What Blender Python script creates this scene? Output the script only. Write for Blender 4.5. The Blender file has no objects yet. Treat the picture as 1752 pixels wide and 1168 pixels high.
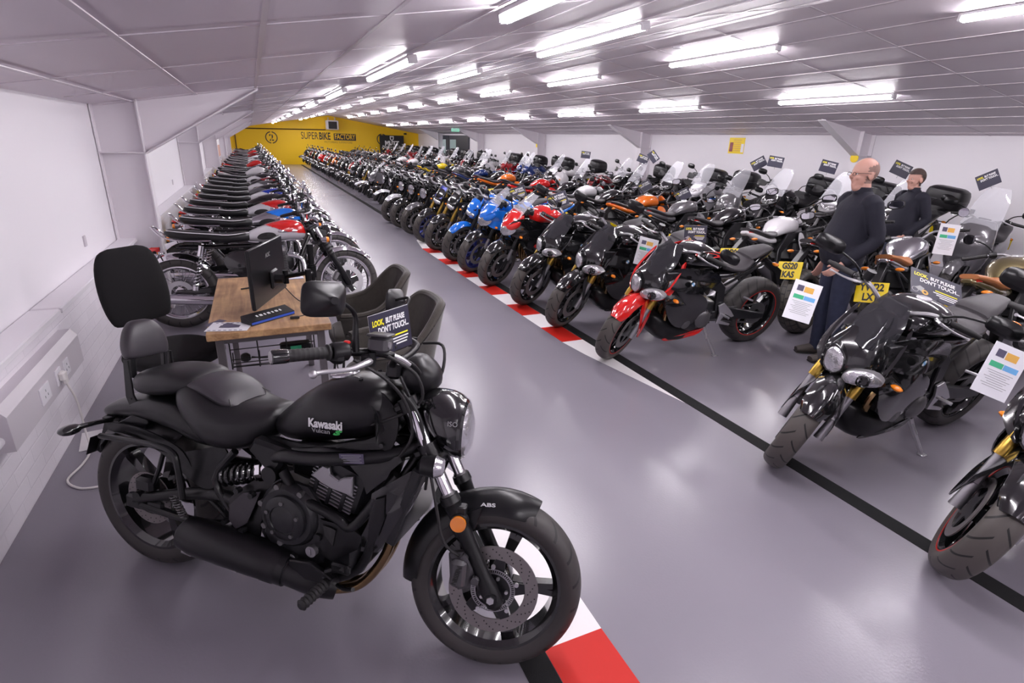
import bpy, math, random
from mathutils import Vector, Matrix, Euler
PI = math.pi
R = math.radians
random.seed(7)
SC = bpy.context.scene
COL = SC.collection

# ------------------------------------------------------------------ camera, world, exposure
cam_d = bpy.data.cameras.new('camera')
cam_d.sensor_width = 36.0
cam_d.lens = 935.0 / 1752.0 * 36.0
cam_d.clip_start = 0.05
cam_d.clip_end = 200
cam = bpy.data.objects.new('camera', cam_d)
COL.objects.link(cam)
cx_, cy_, cz_ = Vector((0.91180972, -0.4094422, 0.03098568)), Vector((0.11386722, 0.32463569, 0.93896002)), Vector((-0.39450892, -0.85262463, 0.34262802))
mw = Matrix((cx_, cy_, cz_)).transposed().to_4x4()
mw.translation = Vector((0, 0, 1.70))
cam.matrix_world = mw
SC.camera = cam
world = bpy.data.worlds.new('world')
SC.world = world
world.use_nodes = True
world.node_tree.nodes['Background'].inputs[0].default_value = (0.8, 0.78, 0.85, 1)
world.node_tree.nodes['Background'].inputs[1].default_value = 0.10
SC.view_settings.view_transform = 'Standard'
SC.view_settings.look = 'None'
SC.view_settings.exposure = 0.0
SC.view_settings.gamma = 1.0
SC.view_settings.use_curve_mapping = False
TUBE_POWER = 75.0
SC.cycles.use_denoising = True
SC.cycles.max_bounces = 8
SC.cycles.diffuse_bounces = 5
SC.cycles.glossy_bounces = 4
SC.cycles.transparent_max_bounces = 24
SC.cycles.sample_clamp_indirect = 4.0
SC.cycles.caustics_reflective = False
SC.cycles.caustics_refractive = False

# room numbers (metres): y runs down the length of the hall
XL, XR, YB, YF = -1.14, 10.1, -9.0, 37.56
EL, ER, ZR, XM = 1.90, 2.01, 2.87, 4.48

# ------------------------------------------------------------------ materials
MATS = {}
def nt(name):
    m = bpy.data.materials.new(name)
    m.use_nodes = True
    return m, m.node_tree, m.node_tree.nodes['Principled BSDF']
def mat(name, col, rough=0.5, metal=0.0, coat=0.0, emit=0.0, alpha=1.0, trans=0.0, bump=0.0, bscale=200.0, sheen=0.0, spec=0.5, vary=0.0):
    m, t, b = nt(name)
    b.inputs['Base Color'].default_value = (*col, 1)
    b.inputs['Roughness'].default_value = rough
    b.inputs['Metallic'].default_value = metal
    b.inputs['Coat Weight'].default_value = coat
    b.inputs['Coat Roughness'].default_value = 0.04
    b.inputs['Specular IOR Level'].default_value = spec
    b.inputs['Sheen Weight'].default_value = sheen
    b.inputs['Transmission Weight'].default_value = trans
    if emit:
        b.inputs['Emission Color'].default_value = (*col, 1)
        b.inputs['Emission Strength'].default_value = emit
    if alpha < 1: b.inputs['Alpha'].default_value = alpha
    if bump or vary:
        tc = t.nodes.new('ShaderNodeTexCoord')
        n = t.nodes.new('ShaderNodeTexNoise')
        n.inputs['Scale'].default_value = bscale
        n.inputs['Detail'].default_value = 4
        t.links.new(tc.outputs['Object'], n.inputs['Vector'])
        if bump:
            bp = t.nodes.new('ShaderNodeBump')
            bp.inputs['Strength'].default_value = bump
            bp.inputs['Distance'].default_value = 0.003
            t.links.new(n.outputs['Fac'], bp.inputs['Height'])
            t.links.new(bp.outputs['Normal'], b.inputs['Normal'])
        if vary:
            mx = t.nodes.new('ShaderNodeMix'); mx.data_type = 'RGBA'
            mx.inputs[6].default_value = (*[c * (1 - vary) for c in col], 1)
            mx.inputs[7].default_value = (*[min(1, c * (1 + vary)) for c in col], 1)
            t.links.new(n.outputs['Fac'], mx.inputs[0])
            t.links.new(mx.outputs[2], b.inputs['Base Color'])
    MATS[name] = m
    return m
def M(n): return MATS[n]

mat('wall_paint', (0.86, 0.83, 0.87), 0.55, bump=0.05, bscale=60)
mat('white_gloss', (0.86, 0.83, 0.87), 0.35)
mat('steel_white', (0.80, 0.76, 0.80), 0.4)
mat('yellow_wall', (0.98, 0.62, 0.003), 0.5, bump=0.05, bscale=60)
mat('wall_black', (0.035, 0.025, 0.03), 0.6)
mat('pipe_brown', (0.10, 0.045, 0.01), 0.5)
mat('black_satin', (0.006, 0.006, 0.007), 0.30, spec=0.35)
mat('black_matte', (0.006, 0.0055, 0.007), 0.33, spec=0.38)
mat('black_gloss', (0.006, 0.006, 0.007), 0.16, coat=0.9)
mat('black_plastic', (0.008, 0.0075, 0.009), 0.36, spec=0.4)
mat('grey_plastic', (0.06, 0.057, 0.063), 0.45)
mat('engine_black', (0.012, 0.012, 0.014), 0.32, metal=0.1, spec=0.45)
mat('engine_grey', (0.17, 0.165, 0.17), 0.38, metal=0.8)
mat('alloy', (0.62, 0.61, 0.63), 0.30, metal=0.85)
mat('alloy_dull', (0.36, 0.35, 0.37), 0.42, metal=0.9)
mat('chrome', (0.82, 0.81, 0.84), 0.09, metal=1.0)
mat('disc_steel', (0.24, 0.22, 0.22), 0.42, metal=0.7)
mat('bronze', (0.30, 0.20, 0.10), 0.25, metal=1.0)
mat('gold', (0.52, 0.34, 0.07), 0.28, metal=1.0)
mat('leather', (0.009, 0.0085, 0.010), 0.36, spec=0.4, bump=0.15, bscale=500)
mat('leather_grey', (0.036, 0.032, 0.038), 0.38, spec=0.4, bump=0.15, bscale=500)
mat('leather_tan', (0.42, 0.16, 0.055), 0.5, bump=0.1, bscale=300)
mat('seat_grey', (0.038, 0.034, 0.038), 0.5, bump=0.15, bscale=500)
mat('paint_black', (0.007, 0.007, 0.008), 0.12, coat=1.0)
mat('fairing_side', (0.006, 0.006, 0.007), 0.15, coat=1.0)
mat('rim_gloss', (0.006, 0.006, 0.007), 0.16, coat=0.9)
mat('paint_grey', (0.13, 0.125, 0.135), 0.25, metal=0.3, coat=1.0)
mat('paint_silver', (0.66, 0.65, 0.68), 0.25, metal=0.3, coat=1.0)
mat('paint_white', (0.80, 0.78, 0.80), 0.2, coat=1.0)
mat('paint_red', (0.62, 0.012, 0.010), 0.15, coat=1.0)
mat('paint_darkred', (0.24, 0.005, 0.008), 0.18, coat=1.0)
mat('paint_blue', (0.008, 0.17, 0.72), 0.15, coat=1.0)
mat('paint_navy', (0.012, 0.03, 0.14), 0.18, coat=1.0)
mat('paint_deepblue', (0.01, 0.03, 0.30), 0.15, coat=1.0)
mat('paint_orange', (0.80, 0.17, 0.01), 0.2, coat=1.0)
mat('paint_yellow', (0.85, 0.62, 0.01), 0.2, coat=1.0)
mat('paint_green', (0.16, 0.5, 0.02), 0.2, coat=1.0)
mat('paint_olive', (0.20, 0.16, 0.07), 0.24, metal=0.7, coat=1.0)
mat('brushed', (0.62, 0.62, 0.65), 0.22, metal=1.0)
mat('red_line', (0.55, 0.02, 0.015), 0.35)
mat('blue_rim', (0.02, 0.03, 0.22), 0.3, metal=0.3, coat=0.5)
mat('orange_rim', (0.5, 0.12, 0.02), 0.3, metal=0.3, coat=0.5)
mat('plate_yellow', (0.90, 0.66, 0.0), 0.4)
mat('card_dark', (0.020, 0.018, 0.040), 0.4)
mat('card_edge', (0.55, 0.55, 0.58), 0.4)
mat('text_white', (0.85, 0.85, 0.85), 0.5)
mat('text_black', (0.012, 0.012, 0.012), 0.5)
mat('text_grey', (0.35, 0.35, 0.36), 0.5)
mat('text_yellow', (0.90, 0.80, 0.02), 0.5)
mat('text_green', (0.03, 0.42, 0.08), 0.5)
mat('paper', (0.82, 0.82, 0.86), 0.5)
mat('print_blue', (0.15, 0.42, 0.75), 0.5)
mat('print_green', (0.05, 0.45, 0.22), 0.5)
mat('print_amber', (0.75, 0.42, 0.08), 0.5)
mat('print_dark', (0.08, 0.07, 0.12), 0.5)
mat('amber_lens', (0.85, 0.24, 0.01), 0.2, coat=1.0)
mat('red_lens', (0.55, 0.01, 0.01), 0.2, coat=1.0)
mat('lamp_lens', (0.62, 0.61, 0.64), 0.12, metal=0.75, coat=1.0, bump=1.0, bscale=55, vary=0.35)
mat('mirror_glass', (0.72, 0.72, 0.76), 0.02, metal=1.0)
mat('sole', (0.012, 0.011, 0.011), 0.6)
mat('shoe', (0.05, 0.04, 0.035), 0.6)
mat('skin', (0.60, 0.33, 0.26), 0.5)
mat('hair_grey', (0.27, 0.17, 0.14), 0.8, bump=0.4, bscale=900)
mat('hair_dark', (0.05, 0.03, 0.025), 0.7, bump=0.4, bscale=900)
mat('jumper_navy', (0.011, 0.011, 0.020), 0.8, bump=1.0, bscale=14, spec=0.35)
mat('jeans', (0.022, 0.026, 0.05), 0.85, bump=1.0, bscale=22, spec=0.3, vary=0.3)
mat('chair_black', (0.010, 0.0095, 0.0105), 0.85, bump=0.3, bscale=900, spec=0.25)
mat('velvet', (0.040, 0.034, 0.028), 0.85, bump=0.3, bscale=60, sheen=0.25, vary=0.3)
mat('desk_steel', (0.25, 0.23, 0.24), 0.4, metal=0.8)
mat('flex_white', (0.80, 0.77, 0.75), 0.45)
mat('pvc_white', (0.80, 0.78, 0.82), 0.4)
mat('pvc_grey', (0.62, 0.58, 0.62), 0.4)
mat('blue_trim', (0.03, 0.09, 0.5), 0.3)
mat('door_dark', (0.016, 0.020, 0.034), 0.45)
mat('sign_green', (0.25, 0.60, 0.45), 0.4, emit=0.6)
mat('kerb_red', (0.52, 0.014, 0.008), 0.55, spec=0.3, bump=0.1, bscale=60)
mat('kerb_white', (0.78, 0.75, 0.76), 0.42, bump=0.1, bscale=60)
mat('tape_black', (0.010, 0.010, 0.011), 0.85, bump=0.8, bscale=600, vary=0.8, spec=0.25)
mat('grid_bar', (0.64, 0.58, 0.63), 0.32)
mat('faint_brown', (0.42, 0.24, 0.02), 0.5)
mat('tank_white', (0.72, 0.71, 0.74), 0.25, metal=0.15, coat=1.0)
mat('tube_body', (0.85, 0.83, 0.86), 0.4)
mat('led', (1.0, 0.955, 1.0), 0.5, emit=TUBE_POWER)
mat('red_button', (0.7, 0.02, 0.02), 0.4)

def glassy(name, col, alpha, rough=0.05):
    m, t, b = nt(name)
    b.inputs['Base Color'].default_value = (*col, 1)
    b.inputs['Roughness'].default_value = rough
    b.inputs['Specular IOR Level'].default_value = 0.8
    b.inputs['Alpha'].default_value = alpha
    MATS[name] = m
glassy('screen_clear', (0.75, 0.75, 0.80), 0.28)
glassy('screen_smoke', (0.03, 0.03, 0.035), 0.72)
mat('daylit_pane', (0.50, 0.66, 0.64), 0.1, coat=1.0)  # opaque pale colour painted for the daylight showing through the door panes

def nmath(t, op, a=None, b=None, c=None):
    n = t.nodes.new('ShaderNodeMath'); n.operation = op
    for i, v in enumerate((a, b, c)):
        if v is None: continue
        if isinstance(v, (int, float)): n.inputs[i].default_value = v
        else: t.links.new(v, n.inputs[i])
    return n.outputs[0]

def tyre_mat(name, ngroove, slope, wid, base=(0.034, 0.030, 0.029), knob=False):
    m, t, b = nt(name)
    tc = t.nodes.new('ShaderNodeTexCoord')
    sp = t.nodes.new('ShaderNodeSeparateXYZ')
    t.links.new(tc.outputs['Object'], sp.inputs[0])
    x, y, z = sp.outputs
    ang = nmath(t, 'ARCTAN2', z, x)
    u = nmath(t, 'MULTIPLY', ang, ngroove / (2 * PI))
    ay = nmath(t, 'ABSOLUTE', y)
    v = nmath(t, 'MULTIPLY', ay, slope)
    sgn = nmath(t, 'MULTIPLY', nmath(t, 'GREATER_THAN', y, 0.0), 0.5)
    f = nmath(t, 'FRACT', nmath(t, 'ADD', nmath(t, 'ADD', u, v), sgn))
    g = nmath(t, 'LESS_THAN', f, wid)
    c0 = nmath(t, 'GREATER_THAN', ay, 0.006)
    rad = nmath(t, 'SQRT', nmath(t, 'ADD', nmath(t, 'MULTIPLY', x, x), nmath(t, 'MULTIPLY', z, z)))
    tread = nmath(t, 'GREATER_THAN', rad, 0.263)
    g = nmath(t, 'MULTIPLY', nmath(t, 'MULTIPLY', g, c0), tread)
    if knob:
        f2 = nmath(t, 'LESS_THAN', nmath(t, 'FRACT', nmath(t, 'MULTIPLY', y, 22.0)), 0.16)
        g = nmath(t, 'MAXIMUM', g, nmath(t, 'MULTIPLY', f2, tread))
    mx = t.nodes.new('ShaderNodeMix'); mx.data_type = 'RGBA'
    mx.inputs[6].default_value = (*base, 1); mx.inputs[7].default_value = (0.004, 0.004, 0.004, 1)  # grooves get a near-black colour that paints the shade inside the tread
    t.links.new(g, mx.inputs[0]); t.links.new(mx.outputs[2], b.inputs['Base Color'])
    bp = t.nodes.new('ShaderNodeBump'); bp.inputs['Strength'].default_value = 0.6; bp.inputs['Distance'].default_value = 0.004
    t.links.new(nmath(t, 'SUBTRACT', 1.0, g), bp.inputs['Height'])
    t.links.new(bp.outputs['Normal'], b.inputs['Normal'])
    b.inputs['Roughness'].default_value = 0.55
    MATS[name] = m
tyre_mat('rubber', 20, 9, 0.13)
tyre_mat('rubber_dusty', 17, 11, 0.11, base=(0.075, 0.066, 0.06))
tyre_mat('rubber_knobbly', 26, 2, 0.2, base=(0.05, 0.043, 0.036), knob=True)
mat('rubber_plain', (0.012, 0.011, 0.012), 0.6)

def floor_mat():
    m, t, b = nt('floor_paint')
    tc = t.nodes.new('ShaderNodeTexCoord')
    n1 = t.nodes.new('ShaderNodeTexNoise'); n1.inputs['Scale'].default_value = 0.6; n1.inputs['Detail'].default_value = 6
    n2 = t.nodes.new('ShaderNodeTexNoise'); n2.inputs['Scale'].default_value = 90; n2.inputs['Detail'].default_value = 5
    n3 = t.nodes.new('ShaderNodeTexNoise'); n3.inputs['Scale'].default_value = 7; n3.inputs['Detail'].default_value = 8; n3.inputs['Roughness'].default_value = 0.7
    for n in (n1, n2, n3): t.links.new(tc.outputs['Object'], n.inputs['Vector'])
    r = t.nodes.new('ShaderNodeValToRGB')
    r.color_ramp.elements[0].position = 0.3; r.color_ramp.elements[0].color = (0.222, 0.206, 0.243, 1)
    r.color_ramp.elements[1].position = 0.7; r.color_ramp.elements[1].color = (0.245, 0.228, 0.266, 1)
    t.links.new(n1.outputs['Fac'], r.inputs[0]); t.links.new(r.outputs[0], b.inputs['Base Color'])
    t.links.new(nmath(t, 'MULTIPLY_ADD', n3.outputs['Fac'], 0.06, 0.22), b.inputs['Roughness'])
    bp = t.nodes.new('ShaderNodeBump'); bp.inputs['Strength'].default_value = 0.22; bp.inputs['Distance'].default_value = 0.002
    t.links.new(n2.outputs['Fac'], bp.inputs['Height']); t.links.new(bp.outputs['Normal'], b.inputs['Normal'])
    b.inputs['Specular IOR Level'].default_value = 0.6
    MATS['floor_paint'] = m
floor_mat()

def brick_mat():
    m, t, b = nt('white_brick')
    tc = t.nodes.new('ShaderNodeTexCoord')
    mp = t.nodes.new('ShaderNodeMapping'); mp.inputs['Rotation'].default_value = (0, 0, 0)
    sp = t.nodes.new('ShaderNodeSeparateXYZ'); cb = t.nodes.new('ShaderNodeCombineXYZ')
    t.links.new(tc.outputs['Object'], sp.inputs[0])
    t.links.new(sp.outputs[1], cb.inputs[0]); t.links.new(sp.outputs[2], cb.inputs[1])
    br = t.nodes.new('ShaderNodeTexBrick')
    br.inputs['Scale'].default_value = 1.0
    br.inputs['Brick Width'].default_value = 0.225; br.inputs['Row Height'].default_value = 0.078
    br.inputs['Mortar Size'].default_value = 0.005; br.inputs['Mortar Smooth'].default_value = 0.6
    br.inputs['Color1'].default_value = (0.80, 0.76, 0.81, 1); br.inputs['Color2'].default_value = (0.84, 0.80, 0.85, 1); br.inputs['Mortar'].default_value = (0.80, 0.76, 0.81, 1)
    t.links.new(cb.outputs[0], br.inputs['Vector'])
    t.links.new(br.outputs['Color'], b.inputs['Base Color'])
    bp = t.nodes.new('ShaderNodeBump'); bp.inputs['Strength'].default_value = 0.4; bp.inputs['Distance'].default_value = 0.004
    n = t.nodes.new('ShaderNodeTexNoise'); n.inputs['Scale'].default_value = 40
    t.links.new(tc.outputs['Object'], n.inputs['Vector'])
    hgt = nmath(t, 'ADD', nmath(t, 'SUBTRACT', 1.0, br.outputs['Fac']), nmath(t, 'MULTIPLY', n.outputs['Fac'], 0.35))
    t.links.new(hgt, bp.inputs['Height']); t.links.new(bp.outputs['Normal'], b.inputs['Normal'])
    b.inputs['Roughness'].default_value = 0.45
    MATS['white_brick'] = m
brick_mat()

def ceiling_mat():
    m, t, b = nt('ceiling_tile')
    tc = t.nodes.new('ShaderNodeTexCoord')
    sp = t.nodes.new('ShaderNodeSeparateXYZ'); t.links.new(tc.outputs['Object'], sp.inputs[0])
    n = t.nodes.new('ShaderNodeTexNoise'); n.inputs['Scale'].default_value = 260; n.inputs['Detail'].default_value = 2
    t.links.new(tc.outputs['Object'], n.inputs['Vector'])
    vo = t.nodes.new('ShaderNodeTexWhiteNoise'); vo.noise_dimensions = '2D'
    cb = t.nodes.new('ShaderNodeCombineXYZ')
    t.links.new(nmath(t, 'FLOOR', nmath(t, 'DIVIDE', nmath(t, 'ADD', sp.outputs[0], 0.93), 0.515)), cb.inputs[0])
    t.links.new(nmath(t, 'FLOOR', nmath(t, 'DIVIDE', nmath(t, 'SUBTRACT', sp.outputs[1], 0.36), 1.17)), cb.inputs[1])
    t.links.new(cb.outputs[0], vo.inputs['Vector'])
    mx = t.nodes.new('ShaderNodeMix'); mx.data_type = 'RGBA'
    mx.inputs[6].default_value = (0.78, 0.715, 0.77, 1); mx.inputs[7].default_value = (0.81, 0.745, 0.80, 1)
    t.links.new(vo.outputs['Value'], mx.inputs[0]); t.links.new(mx.outputs[2], b.inputs['Base Color'])
    b.inputs['Roughness'].default_value = 0.45
    bp = t.nodes.new('ShaderNodeBump'); bp.inputs['Strength'].default_value = 0.12; bp.inputs['Distance'].default_value = 0.002
    t.links.new(n.outputs['Fac'], bp.inputs['Height']); t.links.new(bp.outputs['Normal'], b.inputs['Normal'])
    MATS['ceiling_tile'] = m
ceiling_mat()

def wood_mat():
    m, t, b = nt('desk_wood')
    tc = t.nodes.new('ShaderNodeTexCoord')
    mp = t.nodes.new('ShaderNodeMapping'); mp.inputs['Scale'].default_value = (26, 2.2, 26)
    n = t.nodes.new('ShaderNodeTexNoise'); n.inputs['Scale'].default_value = 1.3; n.inputs['Detail'].default_value = 7; n.inputs['Distortion'].default_value = 0.6
    n2 = t.nodes.new('ShaderNodeTexNoise'); n2.inputs['Scale'].default_value = 5.5; n2.inputs['Detail'].default_value = 5
    t.links.new(tc.outputs['Object'], mp.inputs[0]); t.links.new(mp.outputs[0], n.inputs['Vector']); t.links.new(tc.outputs['Object'], n2.inputs['Vector'])
    r = t.nodes.new('ShaderNodeValToRGB')
    e = r.color_ramp.elements
    e[0].position = 0.30; e[0].color = (0.20, 0.10, 0.045, 1)
    e[1].position = 0.66; e[1].color = (0.66, 0.42, 0.20, 1)
    x = e.new(0.5); x.color = (0.44, 0.26, 0.13, 1)
    t.links.new(nmath(t, 'ADD', nmath(t, 'MULTIPLY', n.outputs['Fac'], 0.5), nmath(t, 'MULTIPLY', n2.outputs['Fac'], 0.5)), r.inputs[0])
    t.links.new(r.outputs[0], b.inputs['Base Color'])
    b.inputs['Roughness'].default_value = 0.45
    MATS['desk_wood'] = m
wood_mat()

# ------------------------------------------------------------------ geometry helpers: a geo is (verts, faces)
def J(*gs):
    V, F = [], []
    for g in gs:
        o = len(V); V += list(g[0]); F += [tuple(i + o for i in f) for f in g[1]]
    return V, F
def TX(g, m):
    return [tuple(m @ Vector(v)) for v in g[0]], g[1]
def mv(g, x=0, y=0, z=0):
    return [(a + x, b + y, c + z) for a, b, c in g[0]], g[1]
def rot(g, ax, deg, at=(0, 0, 0)):
    m = Matrix.Translation(at) @ Matrix.Rotation(R(deg), 4, ax) @ Matrix.Translation([-q for q in at])
    return TX(g, m)
def mir(g):
    return [(a, -b, c) for a, b, c in g[0]], [tuple(reversed(f)) for f in g[1]]
def both(g): return J(g, mir(g))
def rings(rs, cap=True, close=True):
    n = len(rs[0]); V = [p for r in rs for p in r]; F = []
    for i in range(len(rs) - 1):
        for j in range(n if close else n - 1):
            k = (j + 1) % n
            F.append((i * n + j, i * n + k, (i + 1) * n + k, (i + 1) * n + j))
    if cap and close:
        F.append(tuple(range(n - 1, -1, -1))); F.append(tuple((len(rs) - 1) * n + j for j in range(n)))
    return V, F
def box(x, y, z, sx, sy, sz, b=None):
    if b is None: b = min(sx, sy, sz) * 0.12
    def rr(zz, q):
        a, c = sx / 2 - q, sy / 2 - q; k = min(b, a * .9, c * .9)
        return [(x + u, y + v, zz) for u, v in ((a, -c + k), (a, c - k), (a - k, c), (-a + k, c), (-a, c - k), (-a, -c + k), (-a + k, -c), (a - k, -c))]
    return rings([rr(z - sz / 2, b), rr(z - sz / 2 + b, 0), rr(z + sz / 2 - b, 0), rr(z + sz / 2, b)])
def cr(pts, k=4, closed=False):
    """Catmull-Rom resample of a list of tuples of any length"""
    n = len(pts); out = []
    for i in range(n if closed else n - 1):
        p = [pts[(i + j - 1) % n] if closed else pts[max(0, min(n - 1, i + j - 1))] for j in range(4)]
        for s in range(k):
            t = s / k
            out.append(tuple(0.5 * (2 * b + (c - a) * t + (2 * a - 5 * b + 4 * c - d) * t * t + (3 * b - a - 3 * c + d) * t ** 3) for a, b, c, d in zip(*p)))
    if not closed: out.append(tuple(pts[-1]))
    return out
def tube(pts, r, n=8, k=1, cap=True):
    """swept tube; r a number or a list (one per given point)"""
    rl = r if isinstance(r, (list, tuple)) else [r] * len(pts)
    q = [(*p, rr) for p, rr in zip(pts, rl)]
    if k > 1 and len(q) > 2: q = cr(q, k)
    P = [Vector(p[:3]) for p in q]; up = None; rs = []
    for i, p in enumerate(P):
        d = (P[min(i + 1, len(P) - 1)] - P[max(i - 1, 0)])
        if d.length < 1e-9: d = Vector((0, 0, 1))
        d.normalize()
        if up is None:
            up = Vector((0, 0, 1)) if abs(d.z) < 0.9 else Vector((1, 0, 0))
        u = (up - d * up.dot(d)).normalized(); w = d.cross(u); up = u
        rs.append([tuple(p + (u * math.cos(a) + w * math.sin(a)) * q[i][3]) for a in [2 * PI * j / n for j in range(n)]])
    return rings(rs, cap)
def cyl(p0, p1, r0, r1=None, n=16):
    return tube([p0, p1], [r0, r0 if r1 is None else r1], n)
def lathe(prof, n=32, ax='y', c=(0, 0, 0), closed=False):
    """prof: list of (along axis, radius)"""
    rs = []
    for a, r in prof:
        ring = []
        for j in range(n):
            t = 2 * PI * j / n; u, v = r * math.cos(t), r * math.sin(t)
            p = {'y': (u, a, v), 'x': (a, u, v), 'z': (u, v, a)}[ax]
            ring.append((p[0] + c[0], p[1] + c[1], p[2] + c[2]))
        rs.append(ring)
    if closed: rs.append(rs[0])
    return rings(rs, cap=not closed)
def plate(out, y0, y1, b=0.004):
    """side-view outline [(x, z)] extruded from y0 to y1 with a chamfer"""
    n = len(out); ins = []
    area = sum(out[i][0] * out[(i + 1) % n][1] - out[(i + 1) % n][0] * out[i][1] for i in range(n))
    if area < 0: out = out[::-1]
    for i in range(n):
        a, p, c = Vector(out[i - 1]), Vector(out[i]), Vector(out[(i + 1) % n])
        e1, e2 = (p - a), (c - p)
        n1 = Vector((-e1.y, e1.x)); n2 = Vector((-e2.y, e2.x))
        if n1.length > 0: n1.normalize()
        if n2.length > 0: n2.normalize()
        nn = n1 + n2
        nn = nn / max(0.6, nn.length ** 2 / 2) if nn.length > 0.05 else n1
        ins.append(p + nn * b)
    s = 1 if y1 > y0 else -1
    R_ = lambda o, y: [(p[0], y, p[1]) for p in o]
    return rings([R_(ins, y0), R_(out, y0 + s * b), R_(out, y1 - s * b), R_(ins, y1)])
def body(secs, n=20, k=1, pw=2.4, nose=True):
    """loft along x; secs (x, z centre, half height, half width[, y centre[, power]])"""
    S = [tuple(s) + (0.0, pw)[len(s) - 4:] if len(s) < 6 else tuple(s) for s in secs]
    if k > 1: S = cr(S, k)
    rs = []
    for x, zc, hh, hw, yc, e in S:
        ring = []
        for j in range(n):
            t = 2 * PI * j / n; c, s = math.cos(t), math.sin(t)
            ring.append((x, yc + hw * abs(c) ** (2 / e) * (1 if c >= 0 else -1), zc + hh * abs(s) ** (2 / e) * (1 if s >= 0 else -1)))
        rs.append(ring)
    return rings(rs)
def zbody(secs, n=20, k=1, pw=2.3):
    """loft along z; secs (z, x centre, y centre, half x, half y)"""
    S = cr(secs, k) if k > 1 else secs
    rs = []
    for z, xc, yc, hx, hy in S:
        rs.append([(xc + hx * abs(math.cos(t)) ** (2 / pw) * (1 if math.cos(t) >= 0 else -1), yc + hy * abs(math.sin(t)) ** (2 / pw) * (1 if math.sin(t) >= 0 else -1), z) for t in [2 * PI * j / n for j in range(n)]])
    return rings(rs)
def grid(f, nu, nv, th=0.004, off=(0, 0, 1)):
    """thin shell from f(u, v) for u, v in 0..1, thickened along off (a vector or a function)"""
    V, F = [], []
    for s in (0, 1):
        for i in range(nu + 1):
            for j in range(nv + 1):
                p = Vector(f(i / nu, j / nv)); d = Vector(off(i / nu, j / nv) if callable(off) else off)
                V.append(tuple(p + d * (th * s)))
    w = nv + 1; o = (nu + 1) * w
    for i in range(nu):
        for j in range(nv):
            a = i * w + j
            F.append((a, a + 1, a + w + 1, a + w)); F.append((o + a, o + a + w, o + a + w + 1, o + a + 1))
    for i in range(nu):
        a = i * w; F.append((a, a + w, o + a + w, o + a)); a += nv; F.append((a + w, a, o + a, o + a + w))
    for j in range(nv):
        a = j; F.append((a + 1, a, o + a, o + a + 1)); a = nu * w + j; F.append((a, a + 1, o + a + 1, o + a))
    return V, F
def ball(c, r, n=12, m=8):
    if not isinstance(r, (tuple, list)): r = (r, r, r)
    rs = []
    for i in range(m + 1):
        a = -PI / 2 + PI * i / m; a = max(-PI / 2 + 0.02, min(PI / 2 - 0.02, a))
        rs.append([(c[0] + r[0] * math.cos(a) * math.cos(t), c[1] + r[1] * math.cos(a) * math.sin(t), c[2] + r[2] * math.sin(a)) for t in [2 * PI * j / n for j in range(n)]])
    return rings(rs)

def mesh(name, geo, mats, smooth=35, midx=None):
    me = bpy.data.meshes.new(name)
    me.from_pydata([tuple(v) for v in geo[0]], [], geo[1])
    me.update()
    for m in (mats if isinstance(mats, (list, tuple)) else [mats]):
        me.materials.append(M(m) if isinstance(m, str) else m)
    if midx: me.polygons.foreach_set('material_index', midx)
    if smooth:
        me.shade_smooth()
        try: me.set_sharp_from_angle(angle=R(smooth))
        except Exception: pass
    return me
def obj(name, geo, mats, parent=None, smooth=35, loc=None, rotz=0.0, **props):
    me = geo if isinstance(geo, bpy.types.Mesh) else mesh(name, geo, mats, smooth)
    o = bpy.data.objects.new(name, me)
    COL.objects.link(o)
    if parent is not None: o.parent = parent
    if loc is not None: o.location = loc
    if rotz: o.rotation_euler = (0, 0, rotz)
    for k, v in props.items(): o[k] = v
    return o
def empty(name, loc=(0, 0, 0), rotz=0.0, rx=0.0, **props):
    o = bpy.data.objects.new(name, None)
    COL.objects.link(o); o.empty_display_size = 0.1
    o.location = loc; o.rotation_euler = (rx, 0, rotz)
    for k, v in props.items():
        if v is not None: o[k] = v
    return o
_TC = {}
def text(s, size, ext=0.0006, align='CENTER', bold=0.0, shear=0.0, sx=1.0):
    """letters standing in the x-z plane, facing -y"""
    key = (s, size, ext, align, bold, shear, sx)
    if key in _TC: return _TC[key]
    cu = bpy.data.curves.new('t', 'FONT'); cu.body = s; cu.size = size; cu.extrude = ext; cu.align_x = align
    cu.align_y = 'CENTER'; cu.offset = bold; cu.resolution_u = 3; cu.shear = shear
    o = bpy.data.objects.new('t', cu); COL.objects.link(o)
    dg = bpy.context.evaluated_depsgraph_get(); dg.update()
    me = bpy.data.meshes.new_from_object(o.evaluated_get(dg))
    V = [(v.co.x * sx, -v.co.z, v.co.y) for v in me.vertices]; F = [tuple(p.vertices) for p in me.polygons]
    bpy.data.objects.remove(o); bpy.data.curves.remove(cu); bpy.data.meshes.remove(me)
    _TC[key] = (V, F)
    return V, F
def st(name, geo, m, **k):
    return obj(name, geo, m, kind='structure', **k)

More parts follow.
